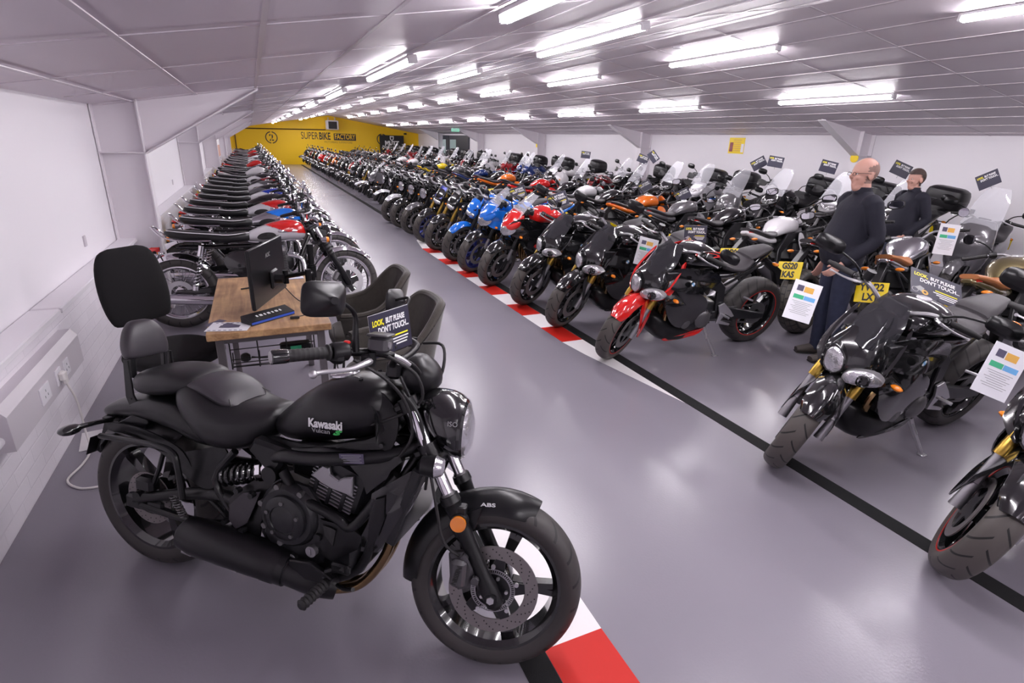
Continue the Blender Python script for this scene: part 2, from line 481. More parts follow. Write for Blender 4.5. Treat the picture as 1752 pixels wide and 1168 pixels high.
# ------------------------------------------------------------------ the hall
def quad(a, b, c, d): return [a, b, c, d], [(0, 1, 2, 3)]
def slab(p, q, r_, s, d):
    """a thick sheet: four corners and a thickness vector"""
    a = [Vector(v) for v in (p, q, r_, s)]; d = Vector(d)
    return rings([[tuple(v) for v in a], [tuple(v + d) for v in a]])
st('floor', slab((XL - .3, YB, 0), (XR + .3, YB, 0), (XR + .3, YF + .2, 0), (XL - .3, YF + .2, 0), (0, 0, -.15)), 'floor_paint', smooth=0)
def cz(x):
    return EL + (ZR - EL) * (x - XL) / (XM - XL) if x < XM else ER + (ZR - ER) * (XR - x) / (XR - XM)
XW = -1.26
st('wall_left', slab((XW, YB, 0), (XW, YF, 0), (XW, YF, EL), (XW, YB, EL), (-.2, 0, 0)), 'wall_paint', smooth=0)
st('wall_left_lower', J(box((XW + XL) / 2, (YB + YF) / 2, .345, XL - XW, YF - YB, .69, 0.001)), 'white_brick', smooth=0)
def ledge():
    g = []
    for y0, y1 in ((YB, 3.80), (3.82, 6.32), (6.5, 12.62), (12.78, 18.92), (19.08, 25.2), (25.4, 31.5), (31.7, YF)):
        g.append(box(-1.18, (y0 + y1) / 2, .705, .15, y1 - y0, .035, .006))
    return J(*g)
st('trim_1', ledge(), 'white_gloss')
st('wall_right', slab((XR, YB, 0), (XR, YF, 0), (XR, YF, ER), (XR, YB, ER), (.2, 0, 0)), 'wall_paint', smooth=0)
def gable(y, dy):
    p = [(XW, 0), (XR, 0), (XR, ER), (XM, ZR), (XW, EL)]
    return rings([[(a, y, z) for a, z in p], [(a, y + dy, z) for a, z in p]])
st('wall_far', gable(YF, .2), 'yellow_wall', smooth=0)
st('wall_back', gable(YB, -.2), 'wall_paint', smooth=0)
st('ceiling', J(slab((XW - .1, YB, EL - .02), (XM, YB, ZR), (XM, YF, ZR), (XW - .1, YF, EL - .02), (0, 0, .1)),
                slab((XM, YB, ZR), (XR + .1, YB, ER - .015), (XR + .1, YF, ER - .015), (XM, YF, ZR), (0, 0, .1))), 'ceiling_tile', smooth=0)
def tbars():
    g = []; w = .012; sl = (ZR - EL) / (XM - XL); sr = (ZR - ER) / (XR - XM)
    x = -0.93
    while x < XR - .1:
        z = cz(x)
        g.append(slab((x - w, YB, cz(x - w) - .001), (x + w, YB, cz(x + w) - .001), (x + w, YF, cz(x + w) - .001), (x - w, YF, cz(x - w) - .001), (0, 0, -.005)))
        x += .515
    y = 0.36 - 1.17 * 8
    while y < YF:
        if y > YB:
            for x0, x1 in ((XL, XM), (XM, XR)):
                g.append(slab((x0, y - w, cz(x0) - .0005), (x1, y - w, cz(x1) - .0005), (x1, y + w, cz(x1) - .0005), (x0, y + w, cz(x0) - .0005), (0, 0, -.004)))
        y += 1.17
    return J(*g)
st('trim_2', tbars(), 'grid_bar', smooth=0)
def frame(y, left):
    """a steel portal column with its haunch running up into the ceiling"""
    s = 1 if left else -1
    xw = XW if left else XR
    xf = -.90 if left else 9.76
    zc = 1.50 if left else 1.66
    xe, ze = (.12, cz(.12)) if left else (8.72, cz(8.72))
    top = cz(xf)
    W = .075
    g = [box((xw + xf) / 2, y, top / 2, abs(xf - xw), .012, top, .001),
         box(xf, y, (top + .03) / 2, .014, 2 * W, top + .0, .002), box(xw + s * .012, y, top / 2, .014, 2 * W, top, .002),
         box((xw + xf) / 2, y, zc, abs(xf - xw), 2 * W, .012, .001)]
    o = [(xf, zc), (xe, ze - .01), (xe, ze + .04), (xf, top + .04)]
    g.append(plate(o if left else o[::-1], y - .006, y + .006, .001))
    g.append(slab((xf, y - W, zc), (xe, y - W, ze - .012), (xe, y + W, ze - .012), (xf, y + W, zc), (0, 0, -.013)))
    return J(*g)
k = 3
for i in range(-1, 6):
    for left in (True, False):
        st('trim_%d' % k, frame((6.30 if left else 6.85) + 6.3 * (i), left), 'steel_white', smooth=30); k += 1

# floor markings: tape and painted kerb blocks
def strip(pts, z=.0015, t=.0012):
    return rings([[(x, y, z - t) for x, y in pts], [(x, y, z) for x, y in pts]])
def flat(name, label, pts, m, grp=None, z=.0015):
    o = obj(name, strip(pts, z), m, smooth=0, label=label, category='floor marking')
    if grp: o['group'] = grp
    return o
flat('floor_tape', 'long black anti-slip tape line under the front wheels of the right-hand row', [(2.60, -3), (2.70, -3), (2.74, YF - .3), (2.62, YF - .3)], 'tape_black')
flat('floor_tape', 'black anti-slip tape line under the front tyre of the big matt black cruiser', [(.645, -3), (.748, -3), (.748, 2.6), (.645, 2.6)], 'tape_black')
ys = [4.06, 4.49, 4.91, 5.33, 5.76, 6.19, 6.67, 7.06, 7.51, 7.92, 8.40, 8.81]
desc = ['nearest', 'second nearest', 'third nearest', 'fourth nearest', 'fifth nearest', 'farthest']
rn = wn = 0
for i in range(len(ys) - 1):
    c = 'kerb_red' if i % 2 == 0 else 'kerb_white'
    x0, x1 = 2.385, 2.598
    if i % 2 == 0: nm = 'red'; q = desc[min(rn, 5)]; rn += 1
    else: nm = 'white'; q = desc[min(wn, 5)] if wn < 4 else 'farthest'; wn += 1
    flat('kerb_block', '%s painted kerb block, %s of the %s ones beside the black tape' % (nm, q, nm), [(x0, ys[i]), (x1, ys[i]), (x1, ys[i + 1]), (x0, ys[i + 1])], c, 'kerb blocks along the right-hand row')
flat('kerb_block', 'long tapering white kerb end in front of the red motorcycle', [(2.385, 4.06), (2.598, 4.06), (2.598, 2.66), (2.42, 3.72)][::-1], 'kerb_white')
flat('kerb_block', 'short tapering white kerb end at the far end of the red and white strip', [(2.385, 8.81), (2.598, 8.81), (2.598, 9.75), (2.5, 9.6)], 'kerb_white')
flat('kerb_block', 'red painted kerb block beside the front tyre of the cruiser', [(.75, .82), (.99, .82), (.99, 1.26), (.75, 1.26)], 'kerb_red')
flat('kerb_block', 'white tapering kerb block under the cruiser front wheel', [(.75, 1.26), (.99, 1.26), (1.0, 1.72), (.88, 2.2), (.75, 2.6)], 'kerb_white')

# ceiling lights
def light_proto():
    L = 1.75
    root = empty('ceiling_light', category='ceiling light')
    fb = J(box(0, 0, -.012, .075, L, .024, .004), box(0, -L / 2 + .012, -.035, .075, .03, .05, .006), box(0, L / 2 - .012, -.035, .075, .03, .05, .006))
    obj('housing', fb, 'tube_body', root)
    rs = []
    for y in (-L / 2 + .03, L / 2 - .03):
        rs.append([(.036 * math.cos(a), y, -.028 - .034 * math.sin(a)) for a in [PI * j / 10 for j in range(11)]])
    obj('diffuser', rings(rs), 'led', root)
    return root
LP = light_proto(); first = True
rown = ['leftmost row', 'second row from the left', 'third row from the left', 'rightmost row']
for ri, (x, yend, step) in enumerate(((1.19, 2.80, 3.50), (2.76, 5.55, 3.42), (5.22, 3.06, 3.48), (7.42, 6.62, 3.48))):
    y = yend - .88; n = 0
    while y > -8: y -= step
    y += step
    slope = math.atan((ZR - EL) / (XM - XL)) if x < XM else -math.atan((ZR - ER) / (XR - XM))
    while y < YF - 1:
        if first: r_ = LP; first = False
        else:
            r_ = LP.copy(); COL.objects.link(r_)
            for ch in LP.children:
                c = ch.copy(); COL.objects.link(c); c.parent = r_
        r_.location = (x, y, cz(x) - .004); r_.rotation_euler = (0, -slope, 0)
        vis = y > 1.0
        if vis: n += 1
        r_['label'] = 'glowing tube light on the ceiling, %s, %s' % (rown[ri], '%s from the camera' % ['nearest', 'second', 'third', 'fourth', 'fifth', 'sixth', 'seventh', 'eighth', 'ninth', 'tenth', 'eleventh', 'twelfth'][min(n, 12) - 1]) if vis else 'glowing tube light on the ceiling behind the camera'
        r_['group'] = 'tube lights in rows along the ceiling'
        y += step

# far wall writing, heater, pipes
def wall_text(name, s, x, z, size, m, label, **kw):
    g = mv(text(s, size, 0.004, **kw), x, YF - .006, z)
    return obj(name, g, m, smooth=0, label=label, category='wall lettering')
wall_text('wall_lettering', 'SUPER', 2.82, 1.66, .58, 'wall_black', 'thin dark letters reading SUPER on the yellow end wall', align='LEFT', sx=.62)
wall_text('wall_lettering', 'BIKE', 3.86, 1.66, .58, 'wall_black', 'bold dark letters reading BIKE on the yellow end wall', align='LEFT', bold=.013, sx=.60)
fs = empty('wall_lettering', (5.41, YF, 1.66), label='dark panel with yellow letters reading FACTORY on the end wall', category='wall lettering')
obj('panel', box(0, -.008, 0, 1.34, .016, .40, .002), 'wall_black', fs)
obj('letters', mv(text('FACTORY', .42, .003, bold=.006, sx=.66), 0, -.02, 0), 'yellow_wall', fs, smooth=0)
wall_text('wall_lettering', 'MOTORBIKE SUPERSTORE', 5.0, 1.34, .17, 'faint_brown', 'small pale letters under the big name on the yellow end wall', sx=.85)
def emblem(x, z, r, label):
    e = empty('wall_emblem', (x, YF, z), label=label, category='wall emblem')
    g = []
    for a0, a1 in ((97, 263), (277, 443)):
        a = [R(a0 + (a1 - a0) * i / 16) for i in range(17)]
        g.append(rings([[(r_ * math.cos(t), -d, r_ * math.sin(t)) for r_, d in ((r, .001), (r, .008), (r * .84, .008), (r * .84, .001))] for t in a]))
    obj('ring', J(*g), 'wall_black', e)
    obj('numeral', mv(text('2', r * 1.5, .003, bold=.012), 0, -.006, -.02), 'wall_black', e, smooth=0)
    obj('stencil_gap', box(-.01, -.01, 0, .05, .004, r * 1.5, .001), 'yellow_wall', e)
emblem(1.16, 1.51, .34, 'round stencilled number two emblem at the left of the yellow wall')
emblem(7.72, 1.60, .34, 'round stencilled number two emblem half hidden behind the black banner')
ht = empty('wall_heater', (4.66, YF, 2.33), label='white square fan heater hanging high on the yellow wall', category='heater')
obj('case', J(box(0, -.22, 0, .74, .4, .54, .04)), 'pvc_white', ht)
obj('grille', J(box(.02, -.425, -.01, .50, .02, .42, .005)), 'text_black', ht)
obj('slats', J(*[rot(box(.02, -.44, -.16 + .062 * i, .48, .004, .05, .001), 'X', 35, (0, -.44, -.16 + .062 * i)) for i in range(6)]), 'grey_plastic', ht)
obj('bracket', J(box(-.2, -.1, .33, .04, .2, .2, .004), box(.2, -.1, .33, .04, .2, .2, .004)), 'pvc_grey', ht)
obj('wall_pipe', tube([(4.28, YF - .05, 2.05), (-.45, YF - .05, 1.97), (-.78, YF - .05, 1.93), (-.80, YF - .05, 0.02)], .03, 8), 'pipe_brown', label='brown pipe running along the yellow wall and down its left end', category='pipe')
bn = empty('banner', (8.25, YF - .40, 0), label='tall black banner with MUTT Motorcycles in white before the yellow wall', category='banner')
obj('panel', box(0, 0, .97, 1.55, .04, 1.78, .004), 'text_black', bn)
obj('foot', J(box(-.5, 0, .04, .08, .5, .08), box(.5, 0, .04, .08, .5, .08)), 'grey_plastic', bn)
obj('lettering', J(mv(text('MUTT', .33, .003, bold=.02), 0, -.026, 1.38), mv(text('Motorcycles', .27, .003, shear=.4, bold=.004), 0, -.026, 1.15)), 'text_white', bn, smooth=0)
obj('shield', J(mv(plate([(-.13, .14), (.13, .14), (.12, -.05), (0, -.16), (-.12, -.05)], -.03, -.022, .003), 0, 0, 1.67)), 'text_white', bn)
obj('shield_mark', J(mv(plate([(-.08, .06), (-.03, .10), (0, .05), (.03, .10), (.08, .06), (.05, -.04), (0, -.09), (-.05, -.04)], -.035, -.028, .002), 0, 0, 1.67)), 'text_black', bn)
obj('ceiling_camera', J(box(9.2, YF - .12, 1.98, .16, .2, .1, .02), cyl((9.2, YF, 1.98), (9.2, YF - .1, 1.98), .04)), 'text_black', label='small black security camera high on the yellow wall at the right', category='camera')

# right wall: dark entrance, exit sign, posters
d1 = st('door_1', J(box(XR - .03, 32.0, .97, .06, 2.1, 1.94, .005)), 'door_dark')
obj('pane', J(box(XR - .065, 31.9, 1.25, .012, .9, .95, .003)), 'daylit_pane', d1)
obj('handle', cyl((XR - .1, 31.05, .8), (XR - .1, 31.05, 1.2), .015), 'alloy', d1)
d2 = st('door_2', J(box(XR - .03, 29.3, .97, .06, 3.2, 1.94, .005)), 'door_dark')
obj('pane', J(box(XR - .065, 30.2, 1.25, .012, 1.0, .95, .003)), 'daylit_pane', d2)
obj('handle', cyl((XR - .1, 30.8, .8), (XR - .1, 30.8, 1.2), .015), 'alloy', d2)
ex = empty('exit_sign', (8.6, 25.5, cz(8.6)), label='small green exit sign hanging from the ceiling before the dark doors', category='exit sign')
obj('panel', box(0, 0, -.11, .38, .03, .14, .003), 'sign_green', ex)
obj('hanger', J(cyl((-.15, 0, 0), (-.15, 0, -.05), .006), cyl((.15, 0, 0), (.15, 0, -.05), .006)), 'alloy', ex)
obj('figure', J(mv(text('EXIT', .09, .002), -.0, -.018, -.11)), 'text_white', ex, smooth=0)
po = empty('wall_poster', (XR, 9.98, 1.78), rotz=-PI / 2, label='yellow and red fire notice poster on the right-hand white wall', category='poster')
obj('sheet', box(0, -.004, 0, .46, .006, .34, .001), 'plate_yellow', po)
obj('print', J(*[box(.02, -.009, .12 - .045 * i, .24 - .03 * (i % 2), .003, .018, .001) for i in range(6)]), 'print_amber', po)
obj('picture', J(box(-.15, -.009, -.03, .1, .003, .2, .001)), 'paint_darkred', po)
obj('inset', J(box(.18, -.009, -.05, .08, .003, .18, .001)), 'paper', po)
obj('round_wall_sign', cyl((9.745, 6.84, 1.62), (9.735, 6.84, 1.62), .075, n=24), 'plate_yellow', label='small round yellow sign on the steel column behind the man', category='sign')
obj('small_wall_sign', box(9.74, 19.44, 1.60, .01, .10, .12, .002), 'plate_yellow', label='tiny yellow sign on a far steel column of the right wall', category='sign')
for x, y in ((4.23, 9.9), (4.77, 5.88), (2.1, 12.2), (4.6, 15.5), (4.6, 2.9)):
    e = empty('smoke_detector', (x, y, cz(x)), category='smoke detector', group='round detectors on the ceiling', label='small round white detector on the ceiling between the tube lights')
    obj('base', lathe([(0, .0), (0, .055), (-.02, .05), (-.03, .03), (-.03, 0.0)], 20, 'z'), 'pvc_white', e)

# left wall: trunking with sockets, pipes, plug and cable
tk = empty('dado_trunking', (XL, 3.24, .50), label='grey-white plastic socket trunking fixed along the painted brick wall', category='cable trunking')
tb = [(0, .10), (.055, .10), (.085, .06), (.085, -.10), (0, -.10)]
obj('body', rings([[(a, y, z) for a, z in tb] for y in (-.55, .55)]), 'pvc_grey', tk)
for yy in (-.12, .10, .24):
    s_ = obj('socket', box(.088, yy, -.02, .008, .13 if yy < 0 else .085, .085, .002), 'pvc_white', tk)
    obj('socket_holes', J(*[box(.0925, yy + a, -.02 + b, .002, .006, .012, .0005) for a, b in ((-.02, -.012), (.02, -.012), (0, .014))]), 'text_grey', s_)
for z in (.545, .455):
    obj('wall_pipe', J(tube([(XL + .035, 2.72, z), (XL + .035, -3, z)], .018, 12), tube([(XL + .035, 2.70, z), (XL + .035, 2.62, z)], .023, 12)), 'pvc_white',
        label='%s white conduit pipe running along the brick wall into the trunking' % ('upper' if z > .5 else 'lower'), category='pipe')
pg = empty('mains_plug', (XL + .10, 3.34, .48), label='white plug and cable hanging from the wall socket to the floor', category='plug')
obj('plug_body', J(box(.005, 0, 0, .03, .05, .05, .008), box(.012, 0, -.03, .02, .03, .03, .005)), 'flex_white', pg)
obj('cable', tube([(.012, 0, -.04), (.03, .02, -.16), (.02, .06, -.36), (.03, .02, -.465), (.02, -.12, -.472), (-.01, -.26, -.472), (.06, -.36, -.472), (.14, -.38, -.472), (.19, -.36, -.472)], .0055, 8, 5), 'flex_white', pg)
obj('trailing_socket', J(box(.215, -.36, -.46, .07, .045, .036, .008)), 'flex_white', pg)
nb = empty('notice_sheet', (-.99, 3.52, .003), rotz=.15, label='cream printed sheet lying on the floor by the brick wall behind the cruiser tail', category='paper sheet')
obj('sheet', box(0, 0, 0, .20, .24, .004, .001), 'kerb_white', nb)
obj('print', J(*[box(.05, -.09 + .02 * i, .003, .06, .008, .001, .0002) for i in range(6)]), 'text_grey', nb)
for yy, zz in ((5.2, .88), (10.9, .9)):
    obj('blank_plate', box(XW + .006, yy, zz, .012, .05, .08, .002), 'pvc_grey', label='small blank grey switch plate on the left wall, %s bay' % ('nearest' if yy < 6 else 'second'), category='switch plate')
rb = empty('wall_board', (-.98, 20.4, 1.42), label='white board with a warm sunset picture at its foot, fixed far along the left wall', category='board')
obj('panel', box(0, 0, 0, .04, 2.4, .92, .003), 'paper', rb)
obj('picture', box(.022, 0, -.27, .004, 2.3, .34, .001), 'skin', rb)
obj('bracket', box(-.14, 0, 0, .26, .06, .06, .002), 'pvc_grey', rb)

# ------------------------------------------------------------------ motorcycles
# local frame of every machine: x forward, y to its left, z up, origin on the ground midway between the axles
STEER = {}          # mesh name -> unsteered matrix of a steered part
def steer_m(xf, Rf, rk, ang):
    u = Vector((-math.sin(R(rk)), 0, math.cos(R(rk))))
    P = Vector((xf, 0, Rf)) + u * .6 + Vector((-.03, 0, 0))
    return Matrix.Translation(P) @ Matrix.Rotation(R(ang), 4, u) @ Matrix.Translation(-P)
class Bike:
    def __init__(s, xf, xr, Rf, Rr, rk=25, steer=0):
        s.root = empty('motorcycle', category='motorcycle')
        s.xf, s.xr, s.Rf, s.Rr, s.rk = xf, xr, Rf, Rr, rk
        s.S = steer_m(xf, Rf, rk, steer)
        s.u = Vector((-math.sin(R(rk)), 0, math.cos(R(rk))))
    def add(s, name, geo, m, parent=None, st=False, base=None, smooth=35, **k):
        o = obj(name, geo, m, parent or s.root, smooth, **k)
        if st:
            base = base or Matrix.Identity(4)
            o.matrix_local = s.S @ base
            STEER[o.data.name] = base
        elif base: o.matrix_local = base
        return o
    def pair(s, name, geo, *a, **k):
        o = s.add(name, geo, *a, **k); s.add(name, mir(geo), *a, **k)
        return o
    def fp(s, d, y=0, dx=0):
        """a point on the fork axis d metres above the axle"""
        return (s.xf + s.u.x * d + dx, y, s.Rf + s.u.z * d)

def tyre_geo(Ro, rb, w, n=48, k=2):
    H = Ro - rb
    p = [(-.40, rb - .004), (-.46, rb + .12 * H), (-.5, rb + .42 * H), (-.455, rb + .68 * H), (-.34, rb + .87 * H), (-.18, rb + .97 * H), (0, Ro), (.18, rb + .97 * H), (.34, rb + .87 * H), (.455, rb + .68 * H), (.5, rb + .42 * H), (.46, rb + .12 * H), (.40, rb - .004)]
    q = cr([(a * w, r) for a, r in p], k) if k > 1 else [(a * w, r) for a, r in p]
    return lathe(q, n, closed=True)
def rim_geo(rb, w, style, n=40):
    e = .43 * w
    g = [lathe([(-e, rb + .008), (-e * .9, rb - .004), (-e * .7, rb - .012), (e * .7, rb - .012), (e * .9, rb - .004), (e, rb + .008), (e, rb - .008), (e * .7, rb - .024), (-e * .7, rb - .024), (-e, rb - .008)], n, closed=True)]
    def spoke(a, r0, r1, w0, w1, t0, t1, off=0.0, tilt=0.0):
        s = rings([[(r, dy, off + dz) for dz, dy in ((-hw, -ht), (hw, -ht), (hw * 1.0, ht), (-hw, ht))] for r, hw, ht in ((r0, w0 / 2, t0 / 2), ((r0 + r1) / 2, (w0 + w1) / 4 * .9, (t0 + t1) / 4), (r1, w1 / 2, t1 / 2))])
        s = rot(s, 'Y', tilt, (r0, 0, off))
        return rot(s, 'Y', a)
    if style == 'pair':
        for i in range(5):
            g += [spoke(i * 72 + 11, .045, rb - .018, .030, .020, .045, .035, .012, -5), spoke(i * 72 - 11, .045, rb - .018, .030, .020, .045, .035, -.012, 5)]
        g.append(lathe([(-.045, .02), (-.045, .055), (-.03, .062), (.03, .062), (.045, .055), (.045, .02)], 24))
    elif style == 'y':
        for i in range(5):
            g += [spoke(i * 72, .04, .115, .032, .022, .05, .04), spoke(i * 72, .105, rb - .016, .018, .015, .036, .03, .004, -17), spoke(i * 72, .105, rb - .016, .018, .015, .036, .03, -.004, 17)]
        g.append(lathe([(-.05, .02), (-.05, .045), (.05, .045), (.05, .02)], 16))
    elif style == 'ten':
        for i in range(10): g.append(spoke(i * 36, .04, rb - .016, .016, .018, .036, .03))
        g.append(lathe([(-.045, .02), (-.045, .05), (.045, .05), (.045, .02)], 16))
    elif style == 'three':
        for i in range(3): g += [spoke(i * 120, .035, rb - .014, .06, .035, .04, .03)]
        g.append(lathe([(-.045, .02), (-.045, .05), (.045, .05), (.045, .02)], 16))
    elif style == 'wire':
        for i in range(36):
            a = i * 10; s_ = 1 if i % 2 else -1
            t = R(a); t2 = R(a + (22 if (i // 2) % 2 else -22))
            g.append(tube([(.045 * math.cos(t2), s_ * .035, .045 * math.sin(t2)), ((rb - .014) * math.cos(t), 0, (rb - .014) * math.sin(t))], .0018, 4))
        g.append(lathe([(-.05, .012), (-.05, .045), (-.03, .03), (.03, .03), (.05, .045), (.05, .012)], 20))
    return J(*g)
def disc_geo(r0, r1, y, n=40, th=.005):
    return lathe([(y - th / 2, r0), (y - th / 2, r1), (y + th / 2, r1), (y + th / 2, r0)], n, closed=True)
def star_geo(r0, r1, y, arms=5, th=.006):
    o = []
    for i in range(arms * 4):
        a = 2 * PI * i / (arms * 4); r = (r1, r1, r0 * 1.25, r0 * 1.25)[i % 4]
        o.append((r * math.cos(a), r * math.sin(a)))
    return plate(o, y - th / 2, y + th / 2, .001)

def wheels(b, wf, wr, rbf, rbr, sf, sr=None, rim='black_gloss', tyf='rubber', tyr='rubber', line=None, disc=(1, 1), ddf=.155, n=44, hole=False, discm='disc_steel'):
    sr = sr or sf
    for fr in (True, False):
        x, Ro, w, rb, s_ = (b.xf, b.Rf, wf, rbf, sf) if fr else (b.xr, b.Rr, wr, rbr, sr)
        base = Matrix.Translation((x, 0, Ro))
        wh = b.add('front_wheel' if fr else 'rear_wheel', rim_geo(rb, w, s_, n), rim, st=fr, base=base)
        b.add('tyre', tyre_geo(Ro, rb, w, n + 8), tyf if fr else tyr, wh)
        if line:
            b.add('rim_stripe', J(*[lathe([(sg * .435 * w, rb + .006), (sg * .445 * w, rb + .006), (sg * .445 * w, rb - .001), (sg * .435 * w, rb - .001)], n, closed=True) for sg in (-1, 1)]), line, wh)
        if fr:
            ds = [sg for sg, on in ((1, disc[0]), (-1, disc[1])) if on]
            for sg in ds:
                y = sg * .062
                d = b.add('brake_disc', disc_geo(ddf * .70, ddf, y), discm, wh)
                b.add('disc_carrier', J(star_geo(.045, ddf * .72, y, 5)), 'engine_black', wh)
        else:
            d = b.add('brake_disc', disc_geo(.07, .11, -.075), discm, wh)
            b.add('sprocket', disc_geo(.04, .105, .075, 36, .008), 'engine_grey', wh)
    return

def fork(b, y=.10, usd=True, up='gold', low='black_satin', top=.66, boots=False, rl=.023):
    y = y
    for s_ in (1, -1):
        yy = s_ * y
        if usd:
            f = b.add('fork_leg', tube([b.fp(.245, yy), b.fp(.30, yy), b.fp(.31, yy), b.fp(top, yy)], [rl + .004, rl + .004, rl + .002, rl + .002], 14), up, st=True)
            b.add('fork_slider', tube([b.fp(.02, yy), b.fp(.26, yy)], rl - .004, 12), 'alloy_dull', f)
            b.add('axle_clamp', J(tube([b.fp(-.03, yy), b.fp(.10, yy)], [.026, .020], 12), plate([(b.xf - .055, b.Rf + .04), (b.xf - .02, b.Rf + .10), (b.xf - .045, b.Rf + .13), (b.xf - .085, b.Rf + .08)], yy - .012, yy + .012)), low, f)
        else:
            f = b.add('fork_leg', tube([b.fp(.30, yy), b.fp(top, yy)], rl - .002, 14), up, st=True)
            b.add('fork_slider', tube([b.fp(-.035, yy), b.fp(-.01, yy), b.fp(.31, yy), b.fp(.335, yy)], [rl * .8, rl + .005, rl + .004, rl + .007], 14), low, f)
            if boots:
                q = [b.fp(.30 + .017 * i, yy) for i in range(12)]
                b.add('fork_boot', tube(q, [rl + (.012 if i % 2 else .005) for i in range(12)], 12), 'rubber_plain', f)
    yk = []
    for d in (top - .16, top - .01):
        p = b.fp(d); yk.append(rot(box(p[0] - .02, 0, p[2], .085, 2 * y + .06, .032, .008), 'Y', -b.rk, p))
    yk.append(tube([b.fp(top - .18, 0, -.04), b.fp(top + .01, 0, -.04)], .022, 12))
    b.add('fork_yoke', J(*yk), 'engine_black', st=True)
def caliper(b, y, m='gold', ang=150, r=.125):
    a = R(ang); c = (b.xf + r * math.cos(a), y, b.Rf + r * math.sin(a))
    return J(rot(box(c[0], c[1], c[2], .05, .05, .10, .012), 'Y', 90 - ang + 90, c))
def mudguard_geo(cx, cz_, r, w, a0, a1, n=14, crown=.25, th=.004):
    """a curved guard hugging a wheel; angles in degrees from forward, upwards"""
    def f(u, v):
        a = R(a0 + (a1 - a0) * u); t = (v - .5) * 2; e = min(1, min(u, 1 - u) * 5 + .45)
        rr = r - crown * w * t * t
        return (cx + rr * math.cos(a), t * w / 2 * (e ** .5), cz_ + rr * math.sin(a))
    def o(u, v):
        a = R(a0 + (a1 - a0) * u); return (math.cos(a), 0, math.sin(a))
    return grid(f, n, 8, th, o)

def bars(b, p, w=.38, rise=.06, sweep=.10, fwd=0.0, m='alloy_dull', lever='alloy', mirrors=True, mr=(.0, .14), clipon=False, mround=False, mglass=True, mw=.40, tip=None):
    """handlebar whose clamp sits at p"""
    x, _, z = p; sb = []
    for s_ in (1, -1):
        sb.append([(x, 0, z), (x, s_ * .05, z), (x + fwd, s_ * .14, z + rise), (x + fwd - sweep * .3, s_ * (w - .16), z + rise + .005), (x + fwd - sweep, s_ * w, z + rise - .015)])
    hb = b.add('handlebar', J(*[tube(q, .012, 8, 3) for q in sb], box(x, 0, z, .05, .12, .05, .01)), m, st=True)
    for s_, q in zip((1, -1), sb):
        a, e = Vector(q[3]), Vector(q[4]); d = (e - a)
        g0, g1 = a + d * .22, a + d * 1.0
        b.add('grip', J(tube([tuple(g0), tuple(g0 + (g1 - g0) * .06), tuple(g0 + (g1 - g0) * .07), tuple(g1)], [.020, .020, .0165, .0165], 12), tube([tuple(g1), tuple(g1 + d.normalized() * .03)], .014, 12)), 'rubber_plain', hb)
        c = a + d * .02
        b.add('switch_housing', J(tube([tuple(a - d * .12), tuple(a + d * .16)], .024, 12), box(c.x + .02, c.y, c.z - .01, .05, .045, .05, .01)), 'black_plastic', hb)
        l0 = a + Vector((.035, 0, -.005)); l1 = e + Vector((.055, -s_ * .02, -.015))
        b.add('lever', tube([tuple(l0 - Vector((.01, s_ * .02, 0))), tuple(l0 + Vector((.02, 0, 0))), tuple((l0 + l1) / 2 + Vector((.012, 0, -.005))), tuple(l1), tuple(l1 + Vector((0, s_ * .008, 0)))], [.010, .009, .006, .005, .008], 8, 3), lever, hb)
        b.add('brake_reservoir', J(cyl((c.x + .03, c.y - s_ * .03, c.z + .02), (c.x + .03, c.y - s_ * .03, c.z + .07), .024, .026, 14)), 'black_plastic', hb) if s_ < 0 else None
        if mirrors:
            m0 = Vector((c.x + .01, c.y - s_ * .01, c.z + .01)); m1 = Vector((x + mr[0], s_ * mw, z + rise + mr[1])); mid = (m0 + m1) / 2 + Vector((.01, -s_ * .02, .015))
            mo = b.add('mirror', tube([tuple(m0), tuple(mid), tuple(m1)], [.007, .006, .006], 8, 3), 'black_satin', st=True)
            if mround: hd = lathe([(.018, .0), (.018, .02), (.008, .038), (-.006, .043), (-.010, .041)], 20, 'x'); gl = lathe([(-.0105, 0), (-.0105, .039)], 20, 'x'); hd = mv(hd, *m1); gl = mv(gl, *m1)
            else:
                hd = TX(body([(-.012, 0, .036, .062, 0, 3), (-.006, 0, .045, .078, 0, 3), (.008, 0, .040, .072, 0, 2.6), (.026, 0, .020, .040, 0, 2.2)], 18), Matrix.Translation(m1 + Vector((0, s_ * .045, .008))))
                gl = TX(body([(-.0135, 0, .035, .062, 0, 3), (-.012, 0, .036, .064, 0, 3)], 18), Matrix.Translation(m1 + Vector((0, s_ * .045, .008))))
            b.add('mirror_shell', hd, 'chrome' if m == 'chrome' else 'black_satin', mo)
            if mglass: b.add('mirror_glass', gl, 'mirror_glass', mo)
    return hb

